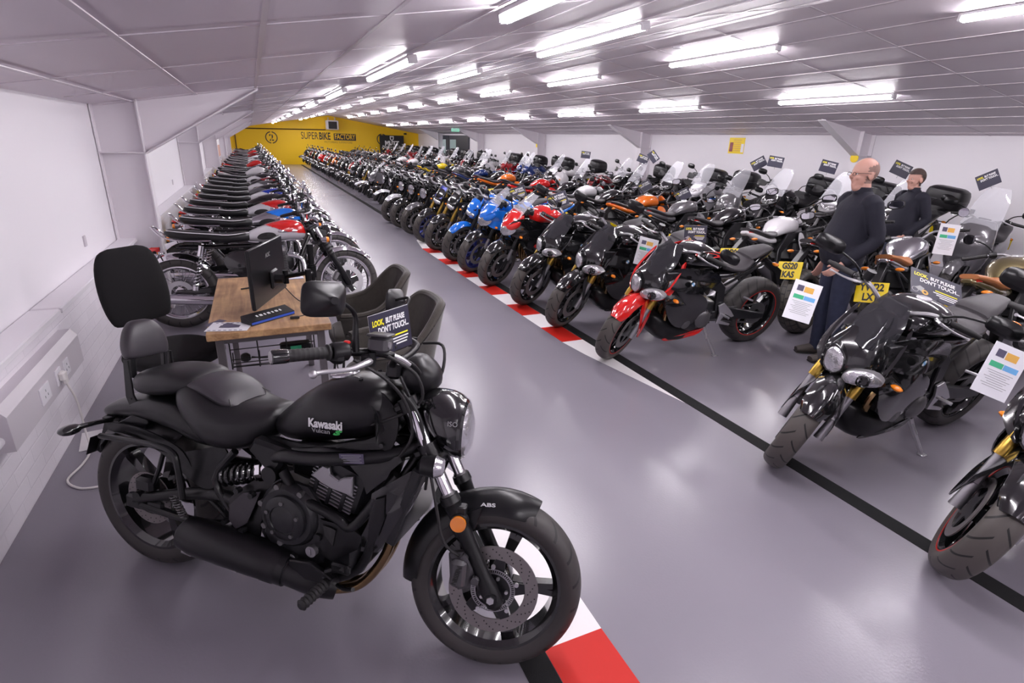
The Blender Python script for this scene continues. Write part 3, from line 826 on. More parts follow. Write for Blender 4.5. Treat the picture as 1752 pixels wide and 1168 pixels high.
def engine(b, kind='inline', m='engine_black', cover='engine_grey', cx=.05):
    g = [body([(cx + .26, .40, .06, .09, 0, 4), (cx + .20, .38, .13, .15, 0, 4), (cx + .05, .36, .14, .17, 0, 4), (cx - .12, .37, .14, .15, 0, 4), (cx - .22, .39, .09, .10, 0, 4)], 20)]
    g.append(rot(box(cx + .14, 0, .58, .18, .33, .24, .03), 'Y', 18, (cx + .14, 0, .5)))
    g.append(rot(box(cx + .13, 0, .70, .20, .30, .05, .015), 'Y', 18, (cx + .14, 0, .5)))
    e = b.add('engine', J(*g), m)
    for s_ in (1, -1):
        cv = [lathe([(s_ * .15, .0), (s_ * .15, .085), (s_ * .175, .080), (s_ * .192, .060), (s_ * .197, .03), (s_ * .197, 0)], 24, c=(cx - .03, 0, .38))]
        cv.append(lathe([(s_ * .14, .0), (s_ * .14, .05), (s_ * .18, .045), (s_ * .185, 0)], 20, c=(cx + .15, 0, .36)))
        cv += [lathe([(s_ * .17, 0), (s_ * .17, .008), (s_ * .181, .008), (s_ * .181, 0)], 8, c=(cx - .03 + .083 * math.cos(a), 0, .38 + .083 * math.sin(a))) for a in [2 * PI * i / 7 for i in range(7)]]
        b.add('engine_cover', J(*cv), cover, e)
    return e
def chassis(b, frame='engine_black', swing='engine_black', peg='alloy', ex='alloy_dull', silencer=1, stand='alloy', chain=True, rearset=True, tubes=None):
    u = b.fp(.5, 0, -.04)
    fr = [plate([(u[0] + .02, u[2] + .06), (u[0] + .01, u[2] - .07), (.12, .70), (-.10, .60), (-.16, .34), (-.08, .32), (-.02, .58), (.14, .62), (u[0] - .02, u[2] - .12), (u[0] + .05, u[2] - .05)][:5] + [(-.23, .36), (-.18, .64), (.02, .80)], y0, y1, .006) for y0, y1 in ((.105, .135), (-.135, -.105))]
    fr.append(both(tube([(-.16, .09, .62), (-.40, .08, .72), (-.62, .06, .80)], .012, 8)))
    fr.append(both(tube([(-.18, .09, .50), (-.50, .07, .75)], .010, 8)))
    b.add('frame', J(*fr), frame)
    sw = J(both(plate([(-.10, .42), (-.30, .44), (b.xr + .02, b.Rr + .035), (b.xr - .04, b.Rr + .02), (b.xr - .04, b.Rr - .03), (b.xr + .05, b.Rr - .03), (-.30, .33), (-.10, .34)], .10, .135, .008)), box(-.22, 0, .39, .10, .22, .07, .02))
    s = b.add('swingarm', sw, swing)
    if chain:
        c0, c1 = (-.02, .36), (b.xr, b.Rr); q = [(c0[0], c0[1] + .04), (c1[0], c1[1] + .105)]
        lo = [(c1[0], c1[1] - .105), (c0[0], c0[1] - .04)]
        b.add('chain', J(plate([q[0], q[1], (q[1][0], q[1][1] - .014), (q[0][0], q[0][1] - .014)], .07, .082, .001), plate([lo[0], lo[1], (lo[1][0], lo[1][1] + .014), (lo[0][0], lo[0][1] + .014)], .07, .082, .001)), 'engine_grey', s)
    for s_ in (1, -1):
        if rearset:
            b.add('footpeg', J(plate([(-.14, .48), (-.20, .50), (-.30, .42), (-.36, .36), (-.33, .35), (-.25, .39), (-.21, .33), (-.34, .285), (-.33, .27), (-.17, .31), (-.18, .40)], s_ * .14, s_ * .155, .002), tube([(-.20, s_ * .15, .395), (-.21, s_ * .235, .395)], .011, 8), tube([(-.44, s_ * .12, .52), (-.47, s_ * .20, .52)], .009, 8)), peg)
    b.add('side_stand', J(tube([(-.06, .13, .28), (-.09, .17, .20), (-.155, .25, .055)], [.016, .014, .012], 8), box(-.16, .255, .048, .05, .035, .008, .002), tube([(-.08, .16, .23), (-.03, .23, .21)], .006, 6)), stand)
    if silencer:
        sv = []
        for s_ in ([-1] if silencer == 1 else [1, -1]):
            sv.append(tube([(-.05, s_ * .08, .22), (-.22, s_ * .13, .24), (-.34, s_ * .16, .33)], .026, 10, 3))
            sv.append(tube([(-.32, s_ * .165, .31), (-.36, s_ * .17, .35), (-.60, s_ * .18, .50), (-.64, s_ * .18, .525)], [.034, .052, .055, .040], 14))
        b.add('exhaust', J(*sv), ex)
    hd = [tube([(.24, y, .56), (.36, y, .50), (.36, y * .9, .34), (.24, y * .7, .22), (.02, y * .5, .20)], .019, 8, 3) for y in (-.11, -.037, .037, .11)]
    b.add('exhaust_header', J(*hd), 'bronze')
def radiator(b, x=.36, z=.52, h=.26, w=.30):
    b.add('radiator', J(rot(box(x, 0, z, .035, w, h, .005), 'Y', 12, (x, 0, z)), *[rot(box(x + .02, 0, z - h / 2 + .02 + i * (h - .04) / 9, .004, w - .03, .006, .001), 'Y', 12, (x, 0, z)) for i in range(10)]), 'engine_black')
def rear_end(b, x=-.66, z=.80, m='black_plastic', plate_=None, tall=.36, lamp=True, yellow=True):
    """plate hanger, tail lamp and indicators"""
    h = b.add('plate_hanger', J(plate([(x + .05, z), (x - .03, z + .01), (x - .30, z - tall + .22), (x - .33, z - tall + .08), (x - .30, z - tall + .08), (x - .22, z - tall + .20)], -.03, .03, .004)), m)
    if lamp: b.add('tail_lamp', J(body([(x + .04, z + .035, .015, .06), (x - .04, z + .035, .022, .05), (x - .055, z + .035, .012, .03)], 14)), 'red_lens')
    px, pz = x - .325, z - tall + .19
    if plate_ or yellow:
        p = b.add('number_plate', rot(box(px - .008, 0, pz - .02, .004, .23, .17, .002), 'Y', 22, (px, 0, pz)), 'plate_yellow', h)
        if plate_:
            t1, t2 = plate_
            g = J(mv(text(t1, .082, .001, bold=.003, sx=.78), 0, 0, .040), mv(text(t2, .082, .001, bold=.003, sx=.78), 0, 0, -.042))
            g = TX(g, Matrix.Translation((px - .012, 0, pz - .02)) @ Matrix.Rotation(-PI / 2, 4, 'Z'))
            b.add('plate_letters', rot(g, 'Y', 22, (px, 0, pz)), 'text_black', h, smooth=0)
    for s_ in (1, -1):
        i_ = b.add('rear_indicator', tube([(x - .04, s_ * .03, z - .03), (x - .06, s_ * .10, z - .03)], .006, 6), m, h)
        b.add('indicator_lens', ball((x - .065, s_ * .125, z - .03), (.020, .035, .016), 10, 6), 'amber_lens', h)
def front_indicators(b, x, z, y=.17):
    for s_ in (1, -1):
        b.add('front_indicator', tube([(x - .03, s_ * (y - .08), z), (x, s_ * (y - .02), z)], .006, 6), 'black_plastic')
        b.add('indicator_lens', ball((x, s_ * y, z), (.020, .032, .016), 10, 6), 'amber_lens')
def pan(out, bulge=.02, th=.010, k=3):
    """curved body panel for the left side; outline (x, z, y)"""
    q = cr([tuple(p) for p in out], k, True) if k > 1 else [tuple(p) for p in out]
    n = len(q); a = sum(q[i][0] * q[(i + 1) % n][1] - q[(i + 1) % n][0] * q[i][1] for i in range(n))
    if a > 0: q = q[::-1]
    c = [sum(p[i] for p in q) / n for i in range(3)]
    rs = []
    for f, e, t in ((.9, 0, -th), (1, 0, -th * .6), (1, 0, 0), (.90, 1, 0), (.62, 1, 0), (.30, 1, 0), (.05, 1, 0)):
        rs.append([(c[0] + (p[0] - c[0]) * f, c[2] + (p[2] - c[2]) * f + (bulge * (1 - f * f) if e else 0) + t, c[1] + (p[1] - c[1]) * f) for p in q])
    return rings(rs)
def roundel(x, y, z, r, sgn=1):
    """round black, blue and white maker's badge facing sideways"""
    out = []
    g0 = lathe([(0, 0), (0, r), (sgn * .003, r), (sgn * .003, 0)], 20, c=(x, y, z))
    q = [[], []]
    for i in range(4):
        pts = [(x, y + sgn * .0045, z)] + [(x + r * .66 * math.cos(R(90 * i + 15 * j)), y + sgn * .0045, z + r * .66 * math.sin(R(90 * i + 15 * j))) for j in range(7)]
        q[i % 2].append((pts, [tuple(range(8))]))
    return g0, J(*q[0]), J(*q[1])
def round_lamp(b, x, z, r=.09, shell='black_gloss', ring='chrome', depth=.11):
    h = b.add('headlight', mv(lathe([(-depth, .0), (-depth, r * .35), (-depth * .75, r * .72), (-depth * .35, r * .95), (0, r), (.012, r * 1.0)], 28, 'x'), x, 0, z), shell, st=True)
    b.add('headlight_rim', mv(lathe([(.006, r * .96), (.006, r * 1.05), (.020, r * 1.03), (.022, r * .93)], 28, 'x', closed=True), x, 0, z), ring, h)
    b.add('headlight_lens', mv(lathe([(.012, r * .96), (.018, r * .8), (.026, r * .4), (.028, 0)], 28, 'x'), x, 0, z), 'lamp_lens', h)
    b.pair('lamp_bracket', plate([(x - .03, z - .02), (x - .03, z + .03), (x - .12, z + .05), (x - .12, z - .03)], .095, .101, .001), 'engine_black', h)
    return h
def instrument(b, p, w=.13, h=.07, m='black_plastic'):
    b.add('instrument_panel', J(rot(box(p[0], 0, p[2], .035, w, h, .01), 'Y', -35, p)), m, st=True)

# ---- the streetfighter of the near right-hand row
def fighter(paint='paint_black', wing='paint_black', guard='paint_black', forkm='gold', line=None, steer=0, badge=True, pl=None, n=44, seatm='seat_grey', screen='screen_smoke', tyf='rubber_dusty', rim='black_gloss', kind=0, tankm=None):
    b = Bike(.715, -.715, .30, .315, 25, steer)
    wheels(b, .12, .19, .222, .222, 'y', rim=rim, line=line, tyf=tyf, n=n)
    fork(b, .105, True, forkm, 'alloy_dull', .55)
    b.add('front_mudguard', J(mudguard_geo(.715, .30, .325, .15, 40, 165, 16, .35), both(pan([(.62, .60, .076), (.70, .55, .082), (.70, .40, .125), (.665, .27, .135), (.63, .30, .135), (.585, .42, .128), (.52, .50, .10), (.50, .57, .078)], .006, .006))), guard, st=True)
    for s_ in (1, -1): b.add('brake_caliper', caliper(b, s_ * .082), 'engine_grey', st=True)
    radiator(b); engine(b); chassis(b)
    b.add('belly_pan', J(body([(.47, .36, .04, .05, 0, 3), (.42, .32, .10, .12, 0, 3), (.30, .27, .11, .16, 0, 3), (.12, .245, .075, .16, 0, 3), (0, .25, .05, .14, 0, 3), (-.05, .26, .02, .10, 0, 3)], 20, 2)), 'black_satin')
    b.pair('belly_trim', pan([(.36, .21, .135), (.30, .19, .14), (.05, .225, .165), (-.05, .27, .15), (.0, .28, .16), (.2, .25, .17)], .006, .008), wing)
    b.pair('side_fairing', pan([(.44, .70, .11), (.47, .58, .17), (.40, .42, .19), (.26, .33, .18), (.10, .37, .175), (.02, .47, .18), (.06, .58, .185), (.20, .66, .185), (.32, .73, .16)], .018), paint)
    b.pair('side_panel', pan([(.48, .80, .10), (.46, .70, .15), (.30, .655, .195), (.10, .66, .195), (-.08, .70, .15), (-.04, .77, .15), (.12, .82, .175), (.30, .85, .155)], .016), 'black_gloss')
    b.add('fuel_tank', body([(.31, .86, .03, .06), (.28, .88, .07, .125), (.17, .90, .095, .165), (.04, .885, .095, .16), (-.06, .85, .075, .125), (-.14, .81, .05, .085), (-.18, .79, .02, .06)], 24, 3), tankm or paint)
    b.add('fuel_cap', mv(lathe([(0, 0), (0, .04), (.012, .036), (.014, 0)], 20, 'z'), .13, 0, .988), 'alloy')
    b.add('rider_seat', body([(-.07, .83, .02, .06), (-.12, .815, .035, .09), (-.22, .79, .035, .13), (-.33, .79, .035, .145), (-.42, .825, .04, .12), (-.45, .84, .02, .10)], 22, 3), seatm)
    b.add('pillion_seat', body([(-.42, .86, .015, .09), (-.46, .875, .028, .105), (-.56, .90, .028, .09), (-.66, .925, .018, .06), (-.68, .93, .006, .04)], 20, 2), seatm)
    b.add('tail_cowl', body([(-.12, .72, .04, .09), (-.28, .74, .04, .12), (-.46, .81, .045, .10), (-.62, .87, .035, .065), (-.72, .91, .012, .03)], 18, 2), paint)
    rear_end(b, -.62, .84, plate_=pl, yellow=False)
    # nose
    b.add('headlight_cowl', zbody([(.575, .555, 0, .015, .03), (.60, .56, 0, .055, .09), (.65, .555, 0, .080, .145), (.72, .53, 0, .092, .152), (.80, .49, 0, .088, .120), (.88, .44, 0, .065, .090), (.93, .40, 0, .035, .06), (.95, .39, 0, .012, .03)], 32, 2, 1.65), paint, st=True)
    b.add('screen', grid(lambda u, v: (.600 - .205 * u - .30 * abs((v - .5) * (.22 - .08 * u) * 2) ** 1.3 * 2, (v - .5) * (.20 - .08 * u + .05 * math.sin(PI * u)), .790 + .225 * u), 8, 10, .004, (1, 0, .5)), screen, st=True)
    for s_ in (1, -1):
        o = [(.0, .085), (.03, .05), (.13, .075), (.165, .115), (.10, .145), (.03, .125)] if s_ > 0 else [(.0, .11), (.025, .055), (.085, .065), (.115, .14), (.09, .19), (.03, .17)]
        q = cr([(a, c) for a, c in o], 3, True)
        rs = []
        cxx = sum(p[0] for p in q) / len(q); czz = sum(p[1] for p in q) / len(q)
        def P3(f, dx): return [(.662 + dx - .34 * max(0, cxx + (p[0] - cxx) * f) - .10 * (czz + (p[1] - czz) * f), s_ * (.010 + cxx + (p[0] - cxx) * f), .562 + czz + (p[1] - czz) * f) for p in q]
        rs = [P3(1.06, -.04), P3(1.06, .016), P3(.94, .022)]
        if s_ > 0: rs = [r_[::-1] for r_ in rs]
        hl = b.add('headlight', rings(rs), 'alloy' if s_ > 0 else 'black_gloss', st=True)
        r2 = [P3(.93, .02), P3(.85, .026), P3(.4, .034), P3(.05, .036)]
        if s_ > 0: r2 = [r_[::-1] for r_ in r2]
        b.add('headlight_lens', rings(r2), 'lamp_lens', hl)
        if s_ > 0: b.add('projector', mv(lathe([(.0, .034), (.03, .032), (.034, .025), (.026, .021), (.03, .0)], 20, 'x'), .636, .098, .562 + .098), 'black_gloss', hl)
    b.pair('wing_panel', pan([(.62, .60, .10), (.62, .635, .125), (.53, .72, .170), (.43, .83, .165), (.38, .90, .145), (.35, .885, .15), (.43, .74, .185), (.52, .63, .175)], .006, .014, 2), wing, st=True)
    instrument(b, (.34, 0, .955))
    bars(b, (.31, 0, .935), .37, .055, .09, mr=(.07, .12), mw=.38)
    front_indicators(b, .40, .60, .21)
    if badge:
        for s_ in (1,):
            g0, g1, g2 = roundel(.27, s_ * .208, .735, .026, s_)
            bd = b.add('badge', g0, 'text_black'); b.add('badge_blue', g1, 'print_blue', bd, smooth=0); b.add('badge_white', g2, 'text_white', bd, smooth=0)
    return b

def naked(paint='paint_black', guard='fairing_side', forkm='gold', rim='black_gloss', usd=True, lamp='round', tyf='rubber_dusty', steer=0, pl=None, seatm='seat_grey', wire=False, n=30, line=None):
    b = Bike(.71, -.71, .30, .315, 25, steer)
    wheels(b, .12, .18, .222, .222, 'wire' if wire else 'ten', rim=rim, tyf=tyf, n=n, line=line)
    fork(b, .10, usd, forkm, 'black_satin', .65)
    b.add('front_mudguard', mudguard_geo(.71, .30, .322, .14, 45, 160, 14, .3), guard or paint, st=True)
    for s_ in (1, -1): b.add('brake_caliper', caliper(b, s_ * .082), 'engine_grey', st=True)
    radiator(b, .35, .52, .24, .28); engine(b); chassis(b)
    b.add('fuel_tank', body([(.32, .85, .04, .07), (.28, .87, .08, .13), (.17, .89, .10, .165), (.03, .88, .09, .155), (-.08, .84, .065, .11), (-.15, .81, .04, .07)], 22, 3), paint)
    b.add('fuel_cap', mv(lathe([(0, 0), (0, .038), (.012, .034), (.014, 0)], 16, 'z'), .13, 0, .986), 'alloy')
    b.pair('radiator_shroud', pan([(.42, .76, .13), (.40, .62, .17), (.28, .58, .18), (.20, .70, .18), (.25, .80, .16)], .015), paint)
    b.add('rider_seat', body([(-.08, .83, .02, .06), (-.13, .815, .035, .09), (-.24, .80, .035, .13), (-.36, .81, .035, .135), (-.44, .84, .03, .11), (-.55, .875, .03, .09), (-.66, .90, .02, .06)], 20, 3), seatm)
    b.add('tail_cowl', body([(-.14, .74, .04, .09), (-.30, .75, .04, .11), (-.48, .80, .04, .09), (-.66, .86, .03, .05), (-.70, .87, .01, .03)], 16, 2), paint)
    rear_end(b, -.62, .83, plate_=pl)
    if lamp == 'round':
        round_lamp(b, .56, .78, .088)
        instrument(b, (.44, 0, .93), .11, .06)
    else:
        b.add('headlight_cowl', zbody([(.66, .53, 0, .03, .05), (.71, .535, 0, .05, .09), (.78, .51, 0, .07, .11), (.87, .47, 0, .06, .10), (.95, .42, 0, .03, .075), (.965, .41, 0, .01, .05)], 22, 2, 2.2), paint, st=True)
        hl = b.add('headlight', zbody([(.675, .555, 0, .02, .04), (.70, .568, 0, .03, .075), (.74, .568, 0, .03, .085), (.765, .555, 0, .02, .06)], 20, 2), 'lamp_lens', st=True)
        b.add('fly_screen', grid(lambda u, v: (.565 - .13 * u - 1.5 * ((v - .5) * .16) ** 2, (v - .5) * (.17 - .04 * u), .80 + .17 * u), 6, 8, .004, (1, 0, .4)), 'black_gloss', st=True)
        instrument(b, (.42, 0, .95), .11, .06)
    bars(b, (.32, 0, .94), .37, .05, .09, mr=(.02, .14), mround=(lamp == 'round'), mw=.38 if lamp == 'round' else .36)
    front_indicators(b, .45, .72, .19)
    return b

def faired(paint='paint_red', lower='black_gloss', guard='black_gloss', rim='rim_gloss', forkm='black_satin', steer=0, tyf='rubber_dusty', seatm='seat_grey', pl=None, n=36, screen='screen_clear'):
    b = Bike(.715, -.715, .30, .315, 24, steer)
    wheels(b, .12, .19, .222, .222, 'y', rim=rim, tyf=tyf, n=n)
    fork(b, .105, True, forkm, 'black_satin', .62)
    b.add('front_mudguard', mudguard_geo(.715, .30, .322, .15, 45, 170, 14, .3), guard, st=True)
    for s_ in (1, -1): b.add('brake_caliper', caliper(b, s_ * .082), 'engine_grey', st=True)
    radiator(b); engine(b); chassis(b)
    b.add('fuel_tank', body([(.31, .86, .03, .06), (.27, .88, .08, .12), (.16, .90, .10, .16), (.03, .885, .095, .155), (-.07, .85, .07, .11), (-.15, .81, .04, .07)], 22, 3), paint)
    b.add('nose_fairing', J(zbody([(.70, .62, 0, .03, .04), (.74, .60, 0, .08, .12), (.80, .56, 0, .11, .17), (.87, .52, 0, .10, .17), (.93, .50, 0, .07, .13), (.95, .49, 0, .03, .10)], 26, 2, 1.7)), paint)
    b.pair('upper_fairing', pan([(.66, .74, .06), (.60, .86, .14), (.44, .90, .20), (.26, .84, .23), (.16, .74, .22), (.26, .66, .215), (.42, .64, .20), (.56, .66, .13)], .02), 'fairing_side')
    b.pair('fairing_flash', pan([(.34, .56, .208), (.28, .60, .225), (.12, .50, .222), (.02, .40, .195), (.10, .43, .20), (.22, .50, .215)], .004, .006, 2), paint)
    b.pair('lower_fairing', pan([(.50, .64, .14), (.44, .50, .19), (.34, .34, .18), (.18, .25, .15), (.02, .30, .16), (.10, .42, .185), (.14, .56, .20), (.28, .65, .215)], .015), lower)
    b.add('headlight', J(both(pan([(.695, .70, .025), (.685, .765, .04), (.62, .785, .115), (.57, .75, .150), (.62, .69, .12), (.675, .665, .05)], .014, .03))), 'lamp_lens')
    b.add('windscreen', grid(lambda u, v: (.60 - .30 * u - .9 * ((v - .5) * (.30 - .08 * u)) ** 2 * (1.6), (v - .5) * (.32 - .13 * u), .86 + .31 * u - .03 * u * u), 10, 12, .004, (1, 0, .6)), screen)
    b.add('rider_seat', body([(-.07, .83, .02, .06), (-.12, .815, .035, .09), (-.22, .79, .035, .13), (-.33, .79, .035, .145), (-.42, .825, .04, .12), (-.46, .86, .03, .10), (-.58, .90, .028, .085), (-.68, .925, .012, .05)], 20, 3), seatm)
    b.add('tail_cowl', body([(-.12, .72, .04, .09), (-.28, .74, .05, .12), (-.46, .81, .05, .10), (-.62, .87, .035, .065), (-.72, .91, .012, .03)], 18, 2), paint)
    rear_end(b, -.62, .84, plate_=pl)
    instrument(b, (.42, 0, .93))
    bars(b, (.30, 0, .93), .34, .03, .08, mirrors=False)
    for s_ in (1, -1):
        mo = b.add('mirror', tube([(.50, s_ * .15, .93), (.48, s_ * .24, 1.00)], .008, 8), 'black_satin')
        b.add('mirror_shell', TX(body([(-.012, 0, .030, .065, 0, 3), (0, 0, .042, .08, 0, 3), (.03, 0, .02, .045, 0, 2.2)], 16), Matrix.Translation((.48, s_ * .30, 1.02))), 'black_satin', mo)
    front_indicators(b, .52, .68, .20)
    return b

def tourer(paint='paint_grey', seatm='leather', screen='screen_clear', guard=None, rim='black_gloss', steer=0, box_=True, hand=True, n=26, beak=True, tall=.40, pl=None, tyf='rubber_dusty'):
    """tall adventure tourer with a big screen"""
    b = Bike(.76, -.74, .325, .315, 26, steer)
    wheels(b, .12, .16, .240, .222, 'ten', rim=rim, tyf=tyf, n=n)
    fork(b, .10, True, 'engine_grey', 'black_satin', .68)
    b.add('front_mudguard', mudguard_geo(.76, .325, .350, .13, 50, 150, 12, .3), 'black_satin', st=True)
    for s_ in (1, -1): b.add('brake_caliper', caliper(b, s_ * .082), 'engine_grey', st=True)
    radiator(b, .38, .60, .26, .32); engine(b); chassis(b)
    b.add('fuel_tank', body([(.38, .93, .05, .08), (.33, .95, .10, .15), (.20, .98, .12, .19), (.05, .96, .11, .17), (-.06, .91, .08, .12), (-.14, .87, .05, .08)], 22, 3), paint)
    b.pair('side_fairing', pan([(.62, .95, .10), (.50, 1.06, .15), (.36, .98, .20), (.22, .84, .23), (.26, .66, .21), (.38, .58, .18), (.48, .72, .19), (.58, .84, .16)], .025), paint)
    b.add('nose_fairing', zbody([(.84, .60, 0, .04, .06), (.88, .62, 0, .08, .12), (.95, .58, 0, .10, .15), (1.03, .53, 0, .08, .14), (1.09, .49, 0, .05, .12), (1.10, .48, 0, .02, .09)], 22, 2, 2.2), paint)
    if beak: b.add('beak', body([(.56, .86, .03, .10), (.68, .85, .022, .075), (.80, .825, .014, .045), (.85, .815, .006, .02)], 16, 2), paint)
    b.add('headlight', J(both(pan([(.69, .90, .02), (.685, .96, .03), (.64, .98, .10), (.61, .94, .13), (.66, .90, .08)], .010, .02))), 'lamp_lens')
    b.add('windscreen', grid(lambda u, v: (.60 - .24 * u - 1.2 * ((v - .5) * (.34 - .06 * u)) ** 2, (v - .5) * (.36 - .08 * u - .12 * u ** 6), 1.04 + tall * u), 10, 12, .004, (1, 0, .4)), screen)
    b.add('rider_seat', body([(-.08, .89, .03, .08), (-.16, .87, .04, .12), (-.28, .87, .04, .15), (-.38, .90, .04, .14), (-.50, .95, .04, .14), (-.62, .96, .03, .11), (-.68, .96, .015, .08)], 20, 2), seatm)
    b.add('tail_cowl', body([(-.16, .78, .04, .10), (-.40, .82, .04, .11), (-.66, .88, .035, .07), (-.76, .90, .01, .04)], 16, 2), paint)
    b.add('luggage_rack', J(both(tube([(-.50, .12, .92), (-.70, .12, .97), (-.86, .08, .97)], .010, 6)), box(-.76, 0, .98, .18, .22, .015)), 'black_satin')
    rear_end(b, -.68, .86, plate_=pl)
    instrument(b, (.46, 0, 1.09))
    hb = bars(b, (.33, 0, 1.07), .41, .07, .08, mr=(.03, .15), mround=False, mw=.38)
    if hand: b.pair('hand_guard', pan([(.42, 1.17, .26), (.43, 1.10, .27), (.40, 1.08, .42), (.32, 1.12, .47), (.36, 1.18, .42)], .012, .006), 'black_satin', st=True)
    if box_:
        tb = b.add('top_box', J(zbody([(.99, -.82, 0, .16, .20), (1.02, -.82, 0, .20, .25), (1.16, -.82, 0, .21, .26), (1.26, -.81, 0, .19, .24), (1.30, -.80, 0, .12, .17)], 24, 2, 3.2)), 'black_plastic')
        b.add('lid_seam', zbody([(1.13, -.82, 0, .213, .263), (1.14, -.82, 0, .213, .263)], 24, 1, 3.2), 'grey_plastic', tb)
    front_indicators(b, .50, .80, .22)
    return b

def scooter(paint='paint_grey', screen='screen_clear', n=24, seatm='leather', tall=.42, steer=0):
    """big step-through scooter with a long nose and screen"""
    b = Bike(.76, -.76, .27, .27, 26, steer)
    wheels(b, .12, .15, .190, .190, 'ten', n=n, disc=(1, 0), ddf=.13)
    fork(b, .09, False, 'alloy', 'black_satin', .50)
    b.add('front_mudguard', mudguard_geo(.76, .27, .295, .15, 30, 160, 14, .3), paint, st=True)
    b.add('front_fairing', zbody([(.36, .50, 0, .10, .13), (.48, .53, 0, .15, .19), (.64, .56, 0, .17, .22), (.80, .57, 0, .16, .21), (.92, .52, 0, .13, .18), (1.0, .46, 0, .08, .14), (1.02, .44, 0, .03, .10)], 26, 2, 2.3), paint)
    b.pair('leg_panel', pan([(.48, .66, .20), (.40, .40, .19), (.20, .26, .20), (-.10, .25, .21), (-.10, .34, .22), (.18, .40, .22), (.32, .60, .21)], .012), 'black_satin')
    b.add('body_panel', body([(.30, .42, .10, .12), (.10, .42, .13, .16), (-.10, .50, .18, .19), (-.35, .56, .20, .20), (-.60, .64, .15, .18), (-.82, .74, .06, .11), (-.90, .77, .02, .05)], 22, 2), paint)
    b.pair('headlight', pan([(.735, .76, .02), (.72, .84, .03), (.66, .87, .13), (.60, .83, .18), (.66, .77, .12)], .012, .02), 'lamp_lens')
    b.add('windscreen', grid(lambda u, v: (.60 - .26 * u - 1.2 * ((v - .5) * (.34 - .06 * u)) ** 2, (v - .5) * (.38 - .10 * u - .10 * u ** 6), .94 + tall * u), 10, 12, .004, (1, 0, .4)), screen)
    b.add('rider_seat', body([(.02, .74, .04, .09), (-.08, .76, .06, .14), (-.24, .76, .07, .17), (-.36, .80, .07, .16), (-.52, .86, .06, .15), (-.66, .87, .05, .12), (-.74, .87, .02, .08)], 22, 2), seatm)
    b.add('floorboard', box(.02, 0, .30, .62, .40, .05, .02), 'black_plastic')
    b.add('centre_stand', J(both(tube([(-.14, .12, .22), (-.22, .16, .045)], .012, 6)), tube([(-.14, -.12, .22), (-.14, .12, .22)], .012, 6)), 'black_satin')
    b.add('engine', J(box(-.45, .05, .32, .55, .22, .22, .06), body([(-.2, .28, .05, .06, -.14), (-.7, .36, .06, .06, -.16)], 14)), 'engine_black')
    b.add('exhaust', tube([(-.25, -.16, .25), (-.45, -.19, .28), (-.80, -.20, .40)], [.03, .055, .05], 14), 'black_satin')
    rear_end(b, -.76, .74, tall=.30)
    instrument(b, (.42, 0, 1.0))
    bars(b, (.34, 0, .98), .35, .04, .08, mr=(.10, .12), mw=.34)
    return b

